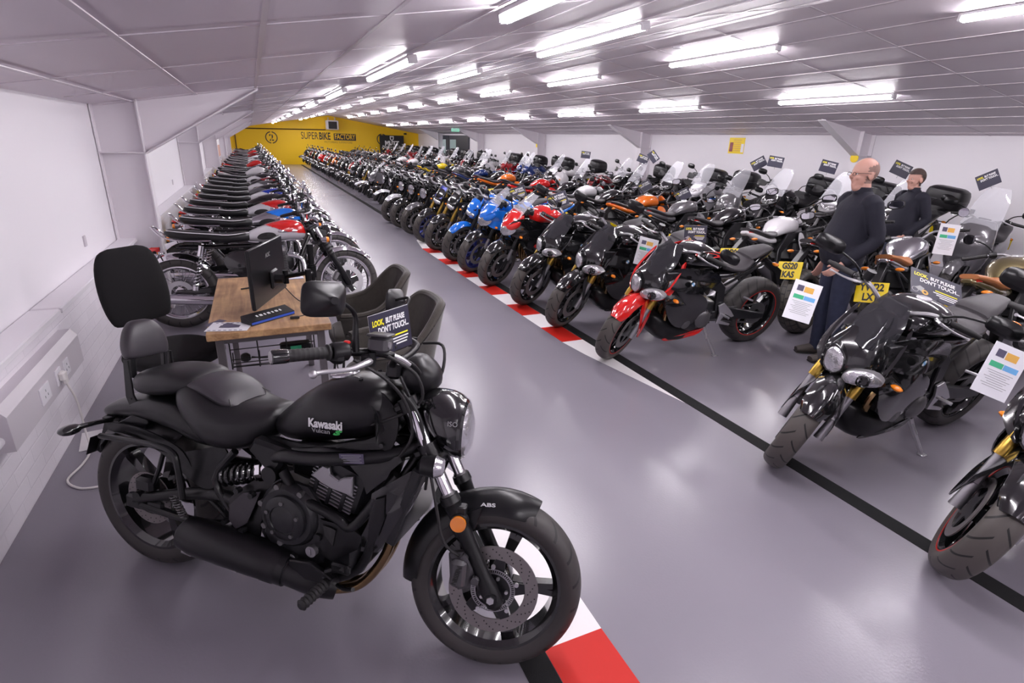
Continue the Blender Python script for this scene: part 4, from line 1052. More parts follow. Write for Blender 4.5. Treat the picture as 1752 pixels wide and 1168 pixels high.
def classic(top='paint_red', low='tank_white', guard='chrome', seatm='leather', steer=0, n=36, pad=True, rim='chrome', emblem=True, piping=True, forkb=True, lean=0, rail=True, badge_txt=None):
    b = Bike(.72, -.73, .325, .325, 26, steer)
    wheels(b, .10, .13, .250, .235, 'wire', rim=rim, tyf='rubber', n=n, ddf=.16, discm='alloy', disc=(0, 1))
    fork(b, .095, False, 'chrome', 'black_satin', .62, boots=forkb)
    b.add('front_mudguard', J(mudguard_geo(.72, .325, .350, .115, 38, 172, 18, .35, .003)), guard, st=True)
    b.pair('mudguard_stay', tube([(.72, .085, .325), (.545, .062, .63)], .004, 6), 'chrome', st=True)
    b.add('brake_caliper', caliper(b, -.082), 'engine_grey', st=True)
    b.add('rear_mudguard', mudguard_geo(-.73, .325, .355, .15, 40, 170, 18, .35, .003), guard)
    fr = [both(tube([(.42, .03, .80), (.30, .08, .55), (.27, .11, .25), (-.16, .11, .22), (-.20, .11, .40)], .014, 8, 3)), both(tube([(.42, .02, .84), (-.05, .10, .72), (-.70, .09, .73)], .013, 8, 2)), both(tube([(-.18, .10, .38), (-.42, .10, .72)], .011, 8)),
          both(plate([(-.12, .40), (-.76, .345), (-.78, .30), (-.10, .33)], .085, .108, .006))]
    b.add('frame', J(*fr), 'black_gloss')
    # twin engine
    g = [body([(.26, .36, .06, .08, 0, 3.5), (.20, .36, .12, .12, 0, 3.5), (.0, .35, .13, .15, 0, 3.5), (-.12, .36, .11, .13, 0, 3.5), (-.18, .37, .05, .08, 0, 3.5)], 20)]
    e = b.add('engine', J(*g), 'engine_black')
    b.add('cylinder_block', J(*[box(.10, 0, .47 + .016 * i, .19 - .002 * i, .27, .008, .002) for i in range(12)], box(.10, 0, .56, .15, .23, .20)), 'engine_grey', e)
    b.add('cylinder_head', J(box(.10, 0, .675, .17, .26, .05, .012), both(lathe([(.10, 0), (.10, .05), (.135, .045), (.14, 0)], 18, c=(.10, 0, .67)))), 'alloy', e)
    for s_ in (1, -1):
        b.add('engine_cover', J(lathe([(s_ * .13, 0), (s_ * .13, .095), (s_ * .155, .088), (s_ * .165, .06), (s_ * .166, 0)], 28, c=(-.02, 0, .35)), lathe([(s_ * .12, 0), (s_ * .12, .05), (s_ * .15, .045), (s_ * .152, 0)], 20, c=(.15, 0, .33))), 'chrome', e)
    for s_ in (1, -1):
        ex = b.add('exhaust', J(tube([(.20, s_ * .08, .62), (.32, s_ * .11, .58), (.335, s_ * .13, .42), (.27, s_ * .15, .27), (.10, s_ * .16, .225), (-.10, s_ * .165, .225)], .020, 12, 4),
                             tube([(-.10, s_ * .165, .225), (-.16, s_ * .168, .23), (-.24, s_ * .17, .235), (-.74, s_ * .175, .285), (-.86, s_ * .178, .30), (-.93, s_ * .18, .31)], [.022, .030, .042, .046, .034, .024], 16)), 'chrome')
    b.pair('side_cover', pan([(-.02, .64, .12), (-.06, .50, .14), (-.16, .44, .14), (-.30, .50, .13), (-.34, .62, .11), (-.20, .68, .11)], .02), 'black_gloss')
    tk = [(.38, .82, .03, .05), (.35, .84, .075, .09), (.24, .85, .095, .125), (.10, .835, .09, .13), (-.02, .815, .07, .115), (-.11, .80, .045, .09), (-.14, .79, .02, .07)]
    b.add('fuel_tank', body(tk, 26, 4, 2.3), low)
    def inner(f0, z0, grow=.003):
        out = []
        for x, zc, hh, hw in tk:
            out.append((x, zc, hh + grow, hw + grow))
        return out
    # upper colour panel: same skin grown a hair, cut along a curve
    V, F = body(inner(0, 0), 120, 18, 2.3)
    keep = []
    for f in F[:-2]:
        c = [sum(V[i][k_] for i in f) / len(f) for k_ in range(3)]
        lim = .835 + .36 * max(0.0, .23 - c[0]) - .15 * max(0, c[0] - .25)
        if c[2] > min(lim, .905 + .35 * min(0, c[0])): keep.append(f)
    use = sorted({i for f in keep for i in f}); ix = {a: j for j, a in enumerate(use)}
    if top != low: b.add('tank_top', ([V[i] for i in use], [tuple(ix[i] for i in f) for f in keep]), top)
    if pad: b.pair('knee_pad', pan([(.10, .83, .138), (.12, .80, .139), (.08, .778, .136), (-.01, .775, .123), (-.045, .79, .114), (-.02, .822, .121), (.04, .838, .134)], .005, .012), 'rubber_plain')
    b.add('tank_trim', J(both(tube([(.355, .06, .755), (.25, .115, .762), (.08, .125, .752), (-.08, .10, .755), (-.13, .07, .765)], .004, 6, 3))), 'chrome')
    if emblem:
        b.pair('tank_badge', pan([(.30, .855, .118), (.29, .835, .120), (.15, .832, .131), (.14, .85, .131), (.20, .866, .128)], .003, .006), 'chrome')
    b.add('fuel_cap', mv(lathe([(0, 0), (0, .032), (.014, .030), (.018, .0)], 18, 'z'), .20, 0, .943), 'chrome')
    se = b.add('seat', J(body([(-.10, .80, .03, .08), (-.14, .805, .045, .11), (-.28, .795, .045, .125), (-.40, .80, .045, .125), (-.44, .815, .045, .125), (-.62, .83, .045, .12), (-.74, .85, .042, .10), (-.78, .855, .015, .06)], 22, 2, 3)), seatm)
    if piping: b.pair('seat_piping', tube([(-.12, .085, .838), (-.28, .122, .825), (-.42, .124, .838), (-.62, .118, .858), (-.76, .085, .878)], .0045, 6, 3), 'paint_white', se)
    b.add('seat_ribs', J(*[body([(-.30 - .05 * i, .8, .05, .118, 0, 3), (-.305 - .05 * i, .802, .048, .119, 0, 3)], 18) for i in range(2)]), seatm, se)
    if rail: b.add('grab_rail', tube([(-.42, .135, .78), (-.62, .135, .785), (-.78, .12, .82), (-.86, .09, .90), (-.88, 0, .91), (-.86, -.09, .90), (-.78, -.12, .82), (-.62, -.135, .785), (-.42, -.135, .78)], .007, 8, 3), 'chrome')
    for s_ in (1, -1):
        sh = b.add('rear_shock', tube([(-.60, s_ * .135, .36), (-.50, s_ * .14, .74)], .010, 8), 'black_gloss')
        hx = []
        for i in range(73):
            t = i / 72; a = 2 * PI * 9 * t
            hx.append((-.595 + .09 * t + .024 * math.cos(a), s_ * .137 + .024 * math.sin(a), .38 + .27 * t))
        b.add('spring', tube(hx, .0045, 5), 'chrome', sh)
        b.add('shock_cap', J(tube([(-.525, s_ * .139, .65), (-.50, s_ * .14, .74)], .024, 12), tube([(-.60, s_ * .136, .35), (-.592, s_ * .136, .39)], .026, 12)), 'chrome', sh)
    b.add('tail_lamp', body([(-.84, .715, .02, .022), (-.90, .71, .026, .028), (-.925, .708, .018, .02)], 14), 'red_lens')
    h = b.add('rear_bracket', J(box(-.90, 0, .62, .06, .05, .18), tube([(-.84, -.13, .66), (-.84, .13, .66)], .006, 6)), 'black_satin')
    b.add('number_plate', box(-1.0, 0, .54, .006, .2, .16, .002), 'plate_yellow', h)
    for s_ in (1, -1):
        b.add('rear_indicator', J(tube([(-.84, s_ * .13, .66), (-.84, s_ * .15, .66)], .008, 6), mv(lathe([(.03, .006), (.02, .022), (-.02, .030)], 14, 'x'), -.86, s_ * .165, .665)), 'chrome')
        b.add('indicator_lens', mv(lathe([(-.02, .029), (-.045, .025), (-.055, .0)], 14, 'x'), -.86, s_ * .165, .665), 'amber_lens')
        b.add('front_indicator', J(tube([(.50, s_ * .09, .74), (.50, s_ * .15, .74)], .006, 6), mv(lathe([(-.03, .006), (-.02, .022), (.02, .030)], 14, 'x'), .51, s_ * .165, .745)), 'chrome', st=True)
        b.add('indicator_lens', mv(lathe([(.02, .029), (.045, .025), (.055, 0)], 14, 'x'), .51, s_ * .165, .745), 'amber_lens', st=True)
    b.add('footpeg', J(*[J(tube([(-.02, s_ * .12, .30), (-.02, s_ * .25, .30)], .012, 8), tube([(-.35, s_ * .1, .38), (-.35, s_ * .2, .38)], .010, 8)) for s_ in (1, -1)]), 'rubber_plain')
    b.add('side_stand', J(tube([(-.06, .13, .25), (-.155, .25, .055)], [.012, .009], 8), box(-.16, .255, .05, .05, .03, .008, .002)), 'black_satin')
    round_lamp(b, .585, .80, .092, 'black_gloss' if low != 'chrome' else 'chrome')
    b.add('instrument_dial', J(*[TX(lathe([(-.04, .0), (-.04, .03), (0, .043), (.008, .043), (.010, .038), (.010, 0)], 18, 'z'), Matrix.Translation((.47, y, .955)) @ Matrix.Rotation(R(-40), 4, 'Y')) for y in (-.055, .055)]), 'chrome', st=True)
    bars(b, (.40, 0, .94), .38, .07, .14, m='chrome', mr=(-.02, .15), mround=True, mw=.36)
    return b

# ---- copies
def copy_bike(src, loc, yaw, lean=0, remap=None, steer=None, label=None, group=None, sg=None):
    r = src.copy(); COL.objects.link(r)
    r.location = (loc[0], loc[1], .002); r.rotation_euler = (R(-lean), 0, yaw)
    for k in ('label', 'group'):
        if k in r: del r[k]
    if label: r['label'] = label
    if group: r['group'] = group
    S2 = steer_m(*sg, steer) if steer is not None else None
    def cp(o, par):
        c = o.copy(); COL.objects.link(c); c.parent = par
        if remap:
            for sl in c.material_slots:
                if sl.material and sl.material.name in remap:
                    nm = remap[sl.material.name]; sl.link = 'OBJECT'; sl.material = M(nm)
        if S2 is not None and par is r and o.data.name in STEER: c.matrix_local = S2 @ STEER[o.data.name]
        for g in o.children: cp(g, c)
    for o in src.children: cp(o, r)
    return r
def far_mesh(src, name):
    """one mesh of a whole machine, for copies that show no parts in the photograph"""
    V, F, MI, ML = [], [], [], []
    def go(o, m):
        m2 = m @ o.matrix_local
        off = len(V); me = o.data
        if me is not None:
            V.extend([tuple(m2 @ v.co) for v in me.vertices])
            for p in me.polygons:
                F.append(tuple(i + off for i in p.vertices)); mt = me.materials[p.material_index]
                if mt not in ML: ML.append(mt)
                MI.append(ML.index(mt))
        for c in o.children: go(c, m2)
    for c in src.children: go(c, Matrix.Identity(4))
    me = mesh(name, (V, F), ML, 40, MI)
    return me
def place(root, x, y, yaw, lean=8, label=None, group=None):
    root.location = (x, y, .002); root.rotation_euler = (R(-lean), 0, yaw)
    if label: root['label'] = label
    if group: root['group'] = group

# ------------------------------------------------------------------ the matt black cruiser in the foreground
def cruiser():
    b = Bike(.695, -.745, .292, .308, 28, 12)
    b.root['label'] = 'matt black cruiser motorcycle with white lettering on its tank, nearest the camera'
    wheels(b, .125, .165, .222, .225, 'pair', rim='black_gloss', n=72, tyf='rubber', disc=(0, 1), ddf=.150)
    fw = [o for o in b.root.children if o.name.startswith('front_wheel')][-1]
    dots = []; dark = []
    for i in range(72):
        a = 2 * PI * i / 72; r = (.116, .124, .132, .140)[i % 4]
        dots.append(cyl((r * math.cos(a), -.0655, r * math.sin(a)), (r * math.cos(a), -.0652 + .0005, r * math.sin(a)), .0026, n=6))
    b.add('disc_holes', J(*dots), 'text_black', fw)
    b.add('sensor_ring', J(*[rot(box(.066, -.070, 0, .010, .003, .0032, .0004), 'Y', i * 6) for i in range(60)], disc_geo(.058, .062, -.070, 40, .003), disc_geo(.071, .074, -.070, 40, .003)), 'alloy_dull', fw)
    b.add('disc_bolts', J(*[cyl((.082 * math.cos(a), -.066, .082 * math.sin(a)), (.082 * math.cos(a), -.073, .082 * math.sin(a)), .0075, n=10) for a in [2 * PI * (i + .3) / 5 for i in range(5)]], *[cyl((.045 * math.cos(a), -.066, .045 * math.sin(a)), (.045 * math.cos(a), -.074, .045 * math.sin(a)), .006, n=10) for a in [2 * PI * i / 5 for i in range(5)]]), 'alloy', fw)
    rw = [o for o in b.root.children if o.name.startswith('rear_wheel')][-1]
    for o in list(rw.children):
        if o.name.startswith('sprocket'): bpy.data.objects.remove(o)
    b.add('rear_sprocket', disc_geo(.04, .10, .085, 36, .006), 'engine_grey', rw)
    b.add('disc_holes', J(*[cyl(((.088 + .014 * (i % 2)) * math.cos(2 * PI * i / 40), -.0783, (.088 + .014 * (i % 2)) * math.sin(2 * PI * i / 40)), ((.088 + .014 * (i % 2)) * math.cos(2 * PI * i / 40), -.0776, (.088 + .014 * (i % 2)) * math.sin(2 * PI * i / 40)), .0026, n=6) for i in range(40)]), 'text_black', rw)
    # fork: long matt sliders, chromed tubes
    for s_ in (1, -1):
        yy = s_ * .097
        f = b.add('fork_leg', tube([b.fp(.33, yy), b.fp(.69, yy)], .0205, 18), 'chrome', st=True)
        b.add('fork_slider', J(tube([b.fp(-.045, yy), b.fp(-.03, yy), b.fp(.02, yy), b.fp(.07, yy), b.fp(.30, yy), b.fp(.33, yy), b.fp(.335, yy), b.fp(.36, yy)], [.018, .030, .031, .024, .027, .030, .033, .031], 20),
                               cyl((b.xf, s_ * .085, b.Rf), (b.xf, s_ * .128, b.Rf), .022, n=20)), 'black_satin', f)
        b.add('axle_nut', cyl((b.xf, s_ * .128, b.Rf), (b.xf, s_ * .133, b.Rf), .013, n=6), 'alloy', f)
        b.add('fork_ring', J(tube([b.fp(.36, yy), b.fp(.368, yy)], .024, 18)), 'engine_grey', f)
    yk = []
    for d in (.52, .68):
        p = b.fp(d); yk += [rot(box(p[0] - .02, 0, p[2], .075, .20, .030, .008), 'Y', -28, p)] + [tube([b.fp(d - .022, s_ * .097), b.fp(d + .022, s_ * .097)], .031, 18) for s_ in (1, -1)]
    yk.append(tube([b.fp(.46, 0, -.05), b.fp(.70, 0, -.05)], .026, 14))
    b.add('fork_yoke', J(*yk), 'black_satin', st=True)
    b.add('front_mudguard', J(mudguard_geo(.695, .292, .322, .15, 66, 186, 26, .42, .004)), 'black_satin', st=True)
    b.pair('mudguard_bracket', plate([(.60, .56), (.64, .58), (.62, .50), (.56, .46), (.53, .50)], .072, .082, .003), 'black_satin', st=True)
    g = TX(text('ABS', .017, .0006, bold=.0004, sx=1.7), Matrix.Translation((.655, -.0765, .585)) @ Matrix.Rotation(R(-4), 4, 'Y'))
    b.add('mudguard_letters', g, 'text_white', st=True, smooth=0)
    b.add('side_reflector', J(cyl((.572, -.130, .535), (.572, -.139, .535), .0255, n=28)), 'amber_lens', st=True)
    b.add('reflector_mount', J(cyl((.572, -.100, .535), (.572, -.131, .535), .029, n=24), box(.575, -.10, .56, .03, .04, .05)), 'black_plastic', st=True)
    cp = J(plate([(.545, .42), (.605, .435), (.635, .385), (.625, .315), (.585, .30), (.555, .34)], -.078, -.120, .012), box(.585, -.135, .372, .05, .03, .09, .01), cyl((.64, -.10, .35), (.64, -.135, .35), .013), cyl((.60, -.10, .42), (.60, -.132, .42), .012))
    ca = b.add('brake_caliper', cp, 'grey_plastic', st=True)
    b.add('caliper_letters', TX(text('NISSIN', .022, .0006, bold=.0006), Matrix.Translation((.584, -.1515, .372)) @ Matrix.Rotation(R(-75), 4, 'Y')), 'text_black', ca, smooth=0)
    b.add('brake_hose', tube([(.58, -.115, .42), (.53, -.135, .47), (.50, -.14, .58), (.46, -.13, .72), (.40, -.09, .86), (.33, -.06, .97)], .005, 8, 4), 'rubber_plain', ca)
    # headlight
    hs = [(.365, .845, .03, .03), (.39, .85, .055, .06), (.43, .845, .085, .090), (.48, .830, .102, .103), (.515, .818, .106, .104), (.535, .810, .102, .100)]
    h = b.add('headlight', J(body(hs, 30, 3, 2.2)), 'black_gloss', st=True)
    b.add('headlight_rim', body([(.530, .810, .100, .098), (.545, .806, .100, .097), (.552, .803, .093, .090)], 30, 1, 2.2), 'black_gloss', h)
    b.add('headlight_lens', body([(.548, .804, .091, .088), (.558, .800, .083, .080), (.572, .795, .05, .048), (.576, .793, .01, .01)], 30, 1, 2.1), 'lamp_lens', h)
    b.add('lamp_mark', TX(text('ISO', .022, .0006), Matrix.Translation((.522, -.1055, .845))), 'text_grey', h, smooth=0)
    for s_ in (1, -1):
        fi = b.add('front_indicator', J(tube([(.47, s_ * .07, .715), (.475, s_ * .135, .715)], .014, 10), mv(lathe([(-.045, .006), (-.03, .030), (.015, .036)], 18, 'x'), .475, s_ * .150, .718)), 'black_satin', st=True)
        b.add('indicator_lens', mv(lathe([(.015, .0355), (.038, .026), (.043, 0)], 18, 'x'), .475, s_ * .150, .718), 'lamp_lens', fi)
    # instrument pod
    b.add('instrument_pod', TX(body([(-.065, 0, .045, .055), (-.04, 0, .060, .075), (.0, 0, .062, .078), (.04, 0, .048, .062), (.062, 0, .02, .03)], 24, 2, 2.5), Matrix.Translation((.385, .02, .965)) @ Matrix.Rotation(R(35), 4, 'Y')), 'black_plastic', st=True)
    b.add('pod_clamp', J(box(.345, -.03, .985, .03, .02, .05, .006), box(.345, .08, .985, .03, .02, .05, .006)), 'alloy', st=True)
    # handlebar
    sb = []
    for s_ in (1, -1):
        sb.append([(.30, 0, 1.005), (.30, s_ * .06, 1.007), (.325, s_ * .13, 1.045), (.270, s_ * .19, 1.060), (.180, s_ * .30, 1.064), (.095, s_ * .390, 1.056)])
    hb = b.add('handlebar', J(*[tube(q, .0125, 12, 4) for q in sb], box(.30, .035, .985, .05, .035, .06, .01), box(.30, -.035, .985, .05, .035, .06, .01)), 'black_satin', st=True)
    for s_, q in zip((1, -1), sb):
        a, e = Vector((.188, s_ * .290, 1.064)), Vector((.110, s_ * .375, 1.057)); d = (e - a)
        rr = [tuple(a + d * (i / 26)) for i in range(27)]
        b.add('grip', J(tube(rr, [.0235 if i < 2 else (.0178 if i % 3 else .0166) for i in range(27)], 18)), 'rubber_plain', hb)
        b.add('bar_end', J(tube([tuple(e), tuple(e + d * .04), tuple(e + d * .36), tuple(e + d * .38)], [.0185, .0198, .0198, .017], 20)), 'black_gloss', hb)
        c = a - d * .22
        b.add('switch_housing', J(tube([tuple(a - d * .06), tuple(a - d * .1), tuple(a - d * .45), tuple(a - d * .5)], [.025, .028, .028, .022], 18), box(c.x + .0, c.y, c.z - .006, .05, .045, .058, .012)), 'black_plastic', hb)
        l0 = Vector((.285, s_ * .225, 1.040)); l1 = Vector((.185, s_ * .375, 1.015))
        b.add('lever', J(tube([tuple(l0), tuple(l0 + Vector((-.005, s_ * .03, -.004))), tuple((l0 + l1) / 2 + Vector((.018, s_ * .0, -.004))), tuple(l1 + (l0 - l1) * .15), tuple(l1)], [.012, .010, .0075, .0065, .0068], 10, 5), ball(tuple(l1), .0115, 12, 8)), 'alloy', hb)
        b.add('lever_bracket', J(box(.275, s_ * .215, 1.045, .045, .035, .03, .008), cyl((.29, s_ * .22, 1.025), (.29, s_ * .22, 1.065), .010)), 'black_satin', hb)
    b.add('start_button', box(.225, -.255, 1.093, .018, .016, .010, .003), 'red_button', hb)
    rs = b.add('brake_reservoir', J(box(.300, -.185, 1.088, .060, .070, .050, .010), box(.300, -.185, 1.116, .066, .076, .008, .003)), 'grey_plastic', hb)
    b.add('sight_glass', cyl((.328, -.195, 1.088), (.334, -.195, 1.088), .011), 'alloy', rs)
    for s_ in (1, -1):
        m1 = Vector((.225, s_ * .375, 1.222)) if s_ < 0 else Vector((.16, .335, 1.185))
        mo = b.add('mirror', tube([(.245, s_ * .235, 1.065), (.242, s_ * .238, 1.115), (.240, s_ * .245, 1.172), (.232, s_ * .30, 1.205), tuple(m1)], [.011, .0095, .007, .006, .006], 10, 4), 'black_satin', st=True)
        X = Matrix.Translation(m1 + Vector((.0, s_ * .035, .000))) @ Matrix.Rotation(R(-26 if s_ < 0 else -8), 4, 'Z')
        b.add('mirror_shell', TX(body([(-.014, 0, .040, .062, 0, 4.5), (-.010, 0, .046, .068, 0, 4.5), (.0, 0, .045, .067, 0, 4), (.018, 0, .030, .045, 0, 3), (.030, 0, .012, .018, 0, 2.2), (.036, 0, .010, .012, 0, 2)], 30, 2), X), 'black_plastic', mo)
        b.add('mirror_glass', TX(body([(-.0155, 0, .038, .058, 0, 4.5), (-.0135, 0, .039, .060, 0, 4.5)], 28), X), 'mirror_glass', mo)
        b.add('mirror_joint', ball(tuple(m1 + Vector((.004, s_ * .012, 0))), .012, 12, 8), 'black_satin', mo)
    cb = []
    cb.append(tube([(.335, -.17, 1.05), (.38, -.10, 1.02), (.39, -.03, .965), (.35, .02, .90), (.25, .03, .84)], .0065, 8, 5))
    cb.append(tube([(.325, -.19, 1.055), (.40, -.14, 1.0), (.42, -.11, .92), (.36, -.10, .86), (.24, -.08, .80)], .0055, 8, 5))
    cb.append(tube([(.25, -.26, 1.045), (.33, -.20, .985), (.38, -.14, .90), (.40, -.125, .80), (.36, -.11, .72)], .005, 8, 5))
    cb.append(tube([(.33, .20, 1.05), (.42, .12, 1.06), (.44, .06, .98), (.40, .04, .88)], .0055, 8, 5))
    cb.append(tube([(.36, -.12, .93), (.42, -.125, .86), (.455, -.12, .72), (.45, -.10, .62)], .005, 8, 5))
    b.add('control_cables', J(*cb), 'rubber_plain', st=True)
    b.add('hose_fitting', J(tube([(.335, -.165, 1.052), (.352, -.145, 1.042), (.372, -.115, 1.022)], .009, 10, 2)), 'alloy', st=True)
    # tank
    tk = [(.325, .825, .045, .045), (.305, .838, .082, .085), (.25, .845, .102, .125), (.16, .835, .112, .150), (.06, .808, .108, .150), (-.03, .770, .088, .128), (-.10, .738, .060, .095), (-.145, .722, .035, .06), (-.155, .720, .02, .04)]
    b.add('fuel_tank', body(tk, 40, 5, 2.35), 'black_matte')
    b.pair('tank_skirt', pan([(.33, .800, .105), (.345, .745, .125), (.24, .722, .150), (.06, .690, .152), (-.10, .665, .120), (-.16, .64, .11), (-.14, .70, .11), (-.02, .715, .142), (.14, .745, .157), (.27, .775, .145)], .008), 'black_satin')
    b.pair('steering_cover', pan([(.345, .745, .125), (.36, .80, .10), (.345, .87, .085), (.27, .925, .07), (.20, .945, .055), (.16, .945, .045), (.18, .925, .075), (.26, .89, .105), (.305, .83, .125), (.305, .77, .135)], .006), 'black_satin')
    b.pair('tank_bolts', J(cyl((.20, .060, .942), (.20, .062, .950), .008), cyl((.325, .128, .765), (.325, .140, .765), .008)), 'engine_black')
    b.add('fuel_cap', J(TX(lathe([(0, 0), (0, .052), (.006, .052), (.010, .046), (.007, .034), (.010, .030), (.010, 0)], 32, 'z'), Matrix.Translation((.10, 0, .9325)) @ Matrix.Rotation(R(-9), 4, 'Y'))), 'brushed')
    # letters lie on the tank side
    tx = [J(mv(text('Kawasaki', .060, .0007, bold=.0022, sx=.86), .0, 0, 0))]
    def side(g, x, z, y, tilt, yaw=0, cant=0):
        return TX(g, Matrix.Translation((x, y, z)) @ Matrix.Rotation(R(yaw), 4, 'Z') @ Matrix.Rotation(R(tilt), 4, 'X') @ Matrix.Rotation(R(cant), 4, 'Y'))
    b.add('tank_letters', side(text('Kawasaki', .040, .0007, bold=.0013, sx=.84), .128, .806, -.1545, -4, 2, -3), 'text_white', smooth=0)
    b.add('tank_letters', side(text('Vulcan', .022, .0007, sx=1.15), .112, .781, -.1545, 6, 2, -3), 'text_grey', smooth=0)
    b.add('tank_letters', side(text('S', .022, .0007, bold=.0015, sx=2.0, shear=.5), .167, .784, -.1535, 6, 4, -3), 'text_green', smooth=0)
    # frame tubes
    fr = []
    fr.append(both(tube([(-.12, .115, .62), (-.04, .148, .660), (.06, .157, .675), (.20, .148, .700), (.34, .115, .728), (.42, .06, .755)], .0235, 14, 4)))
    fr.append(both(tube([(-.045, .145, .600), (.006, .158, .553), (.052, .166, .526), (.137, .166, .505), (.188, .160, .483), (.232, .155, .464), (.304, .135, .56), (.37, .11, .66)], .0175, 12, 4)))
    fr.append(both(tube([(.42, .05, .73), (.36, .10, .60), (.31, .13, .47), (.25, .13, .30), (.10, .12, .20)], .017, 12, 3)))
    fr.append(both(plate([(-.16, .70), (-.02, .685), (-.05, .62), (-.085, .575), (-.105, .56), (-.125, .60), (-.19, .655)], .10, .155, .012)))
    fr.append(both(tube([(-.27, .12, .62), (-.35, .135, .50), (-.26, .14, .38), (-.20, .13, .32)], .014, 10, 3)))
    b.add('frame', J(*fr), 'black_satin')
    b.add('frame_label', TX(box(0, 0, 0, .085, .0015, .034, .0004), Matrix.Translation((.235, -.1655, .713)) @ Matrix.Rotation(R(5), 4, 'Z') @ Matrix.Rotation(R(-8), 4, 'Y')), 'print_dark')
    b.add('label_print', TX(J(*[box(0, 0, .011 - .0055 * i, .07 - .012 * (i % 2), .0015, .0012, .0002) for i in range(5)]), Matrix.Translation((.235, -.167, .713)) @ Matrix.Rotation(R(5), 4, 'Z') @ Matrix.Rotation(R(-8), 4, 'Y')), 'text_grey')
    # seats
    b.add('rider_seat', J(body([(-.135, .735, .025, .05), (-.16, .725, .055, .085), (-.22, .700, .075, .125), (-.29, .690, .085, .155), (-.37, .700, .098, .165), (-.45, .735, .100, .150), (-.52, .765, .075, .125), (-.56, .775, .04, .09)], 32, 4, 2.6)), 'leather')
    b.add('seat_back_rest', body([(-.30, .768, .012, .075, 0, 2.2), (-.34, .785, .030, .110, 0, 2.2), (-.42, .815, .033, .115, 0, 2.2), (-.50, .822, .024, .10, 0, 2.2), (-.53, .82, .01, .07, 0, 2.2)], 28, 4), 'leather_grey')
    b.add('pillion_seat', body([(-.47, .815, .02, .07), (-.50, .822, .035, .105), (-.58, .815, .050, .125), (-.68, .800, .055, .125), (-.75, .790, .045, .105), (-.79, .785, .020, .06)], 30, 4, 2.8), 'leather')
    b.add('seat_seam', J(tube([(-.30, -.10, .777), (-.36, -.05, .818), (-.37, 0, .826), (-.36, .05, .818), (-.30, .10, .777)], .0018, 5, 4), tube([(-.53, 0, .84), (-.37, 0, .826)], .0018, 5, 3)), 'text_black')
    b.add('tail_cowl', J(body([(-.36, .625, .035, .10), (-.46, .655, .065, .125), (-.58, .690, .070, .125), (-.72, .690, .060, .110), (-.86, .665, .045, .085), (-.96, .635, .028, .065), (-1.0, .62, .010, .04)], 26, 3, 2.6)), 'black_satin')
    b.add('rear_mudguard', mudguard_geo(-.745, .308, .345, .19, 62, 150, 16, .3, .004), 'black_plastic')
    b.pair('tail_side_rail', pan([(-.36, .62, .12), (-.37, .50, .125), (-.44, .50, .13), (-.50, .575, .13), (-.60, .610, .125), (-.76, .625, .115), (-.90, .605, .10), (-.90, .575, .10), (-.76, .585, .12), (-.60, .555, .135), (-.50, .50, .14), (-.40, .455, .14), (-.33, .49, .13), (-.30, .60, .12)], .004), 'black_satin')
    b.pair('side_bag_rail', tube([(-.90, .135, .565), (-.60, .165, .598), (-.50, .175, .592), (-.475, .178, .55), (-.46, .178, .42)], .0115, 10, 4), 'black_satin')
    # sissy bar
    sb_ = b.pair('sissy_bar', J(plate([(-.775, .60), (-.735, .60), (-.70, .64), (-.765, .74), (-.780, .875), (-.805, .875), (-.805, .73), (-.775, .66), (-.88, .60), (-.86, .585)], .088, .096, .002), box(-.792, .068, .85, .022, .018, .10, .003)), 'black_satin')
    b.pair('sissy_slots', J(*[box(-.76 - .012 * i, .0975, .665 + .03 * i, .022, .002, .006, .0005) for i in range(3)]), 'text_black', sb_)
    b.add('backrest_pad', J(rot(zbody([(.872, -.80, 0, .015, .070), (.880, -.80, 0, .030, .088), (.925, -.805, 0, .034, .090), (.975, -.81, 0, .030, .074), (1.005, -.815, 0, .020, .050), (1.013, -.82, 0, .010, .030)], 30, 4, 3.0), 'Y', -4, (-.80, 0, .87))), 'leather_grey', sb_)
    # engine
    b.add('engine', J(body([(.27, .37, .06, .10, 0, 4), (.22, .36, .12, .15, 0, 4), (.05, .36, .15, .15, 0, 4), (-.12, .37, .14, .14, 0, 4), (-.20, .39, .09, .10, 0, 4)], 24),
                      rot(box(.155, 0, .585, .19, .25, .20, .03), 'Y', 18, (.15, 0, .5)), box(.02, 0, .60, .22, .14, .14, .03)), 'engine_black')
    # right-hand covers
    def cover(s_):
        g = lathe([(s_ * .14, 0), (s_ * .14, .118), (s_ * .165, .116), (s_ * .182, .104), (s_ * .186, .100), (s_ * .186, .082), (s_ * .196, .080), (s_ * .205, .066), (s_ * .207, .050), (s_ * .204, .048), (s_ * .208, .040), (s_ * .209, 0)], 40, c=(-.005, 0, .458))
        return g
    for s_ in (-1, 1):
        cv = b.add('clutch_cover', J(cover(s_), plate([(-.10, .50), (-.02, .575), (.06, .57), (.12, .50), (.14, .38), (.12, .30), (.02, .25), (-.06, .28), (-.12, .36)], s_ * .13, s_ * .166, .012)), 'engine_black')
        b.add('cover_bolts', J(*[cyl((-.005 + .108 * math.cos(R(a)), s_ * .165, .458 + .108 * math.sin(R(a))), (-.005 + .108 * math.cos(R(a)), s_ * .185, .458 + .108 * math.sin(R(a))), .0105, n=12) for a in (60, 110, 165, 210, 255)],
                             *[cyl((-.005 + .062 * math.cos(R(a)), s_ * .20, .458 + .062 * math.sin(R(a))), (-.005 + .062 * math.cos(R(a)), s_ * .211, .458 + .062 * math.sin(R(a))), .007, n=10) for a in (18, 90, 162, 234, 306)]), 'engine_grey', cv)
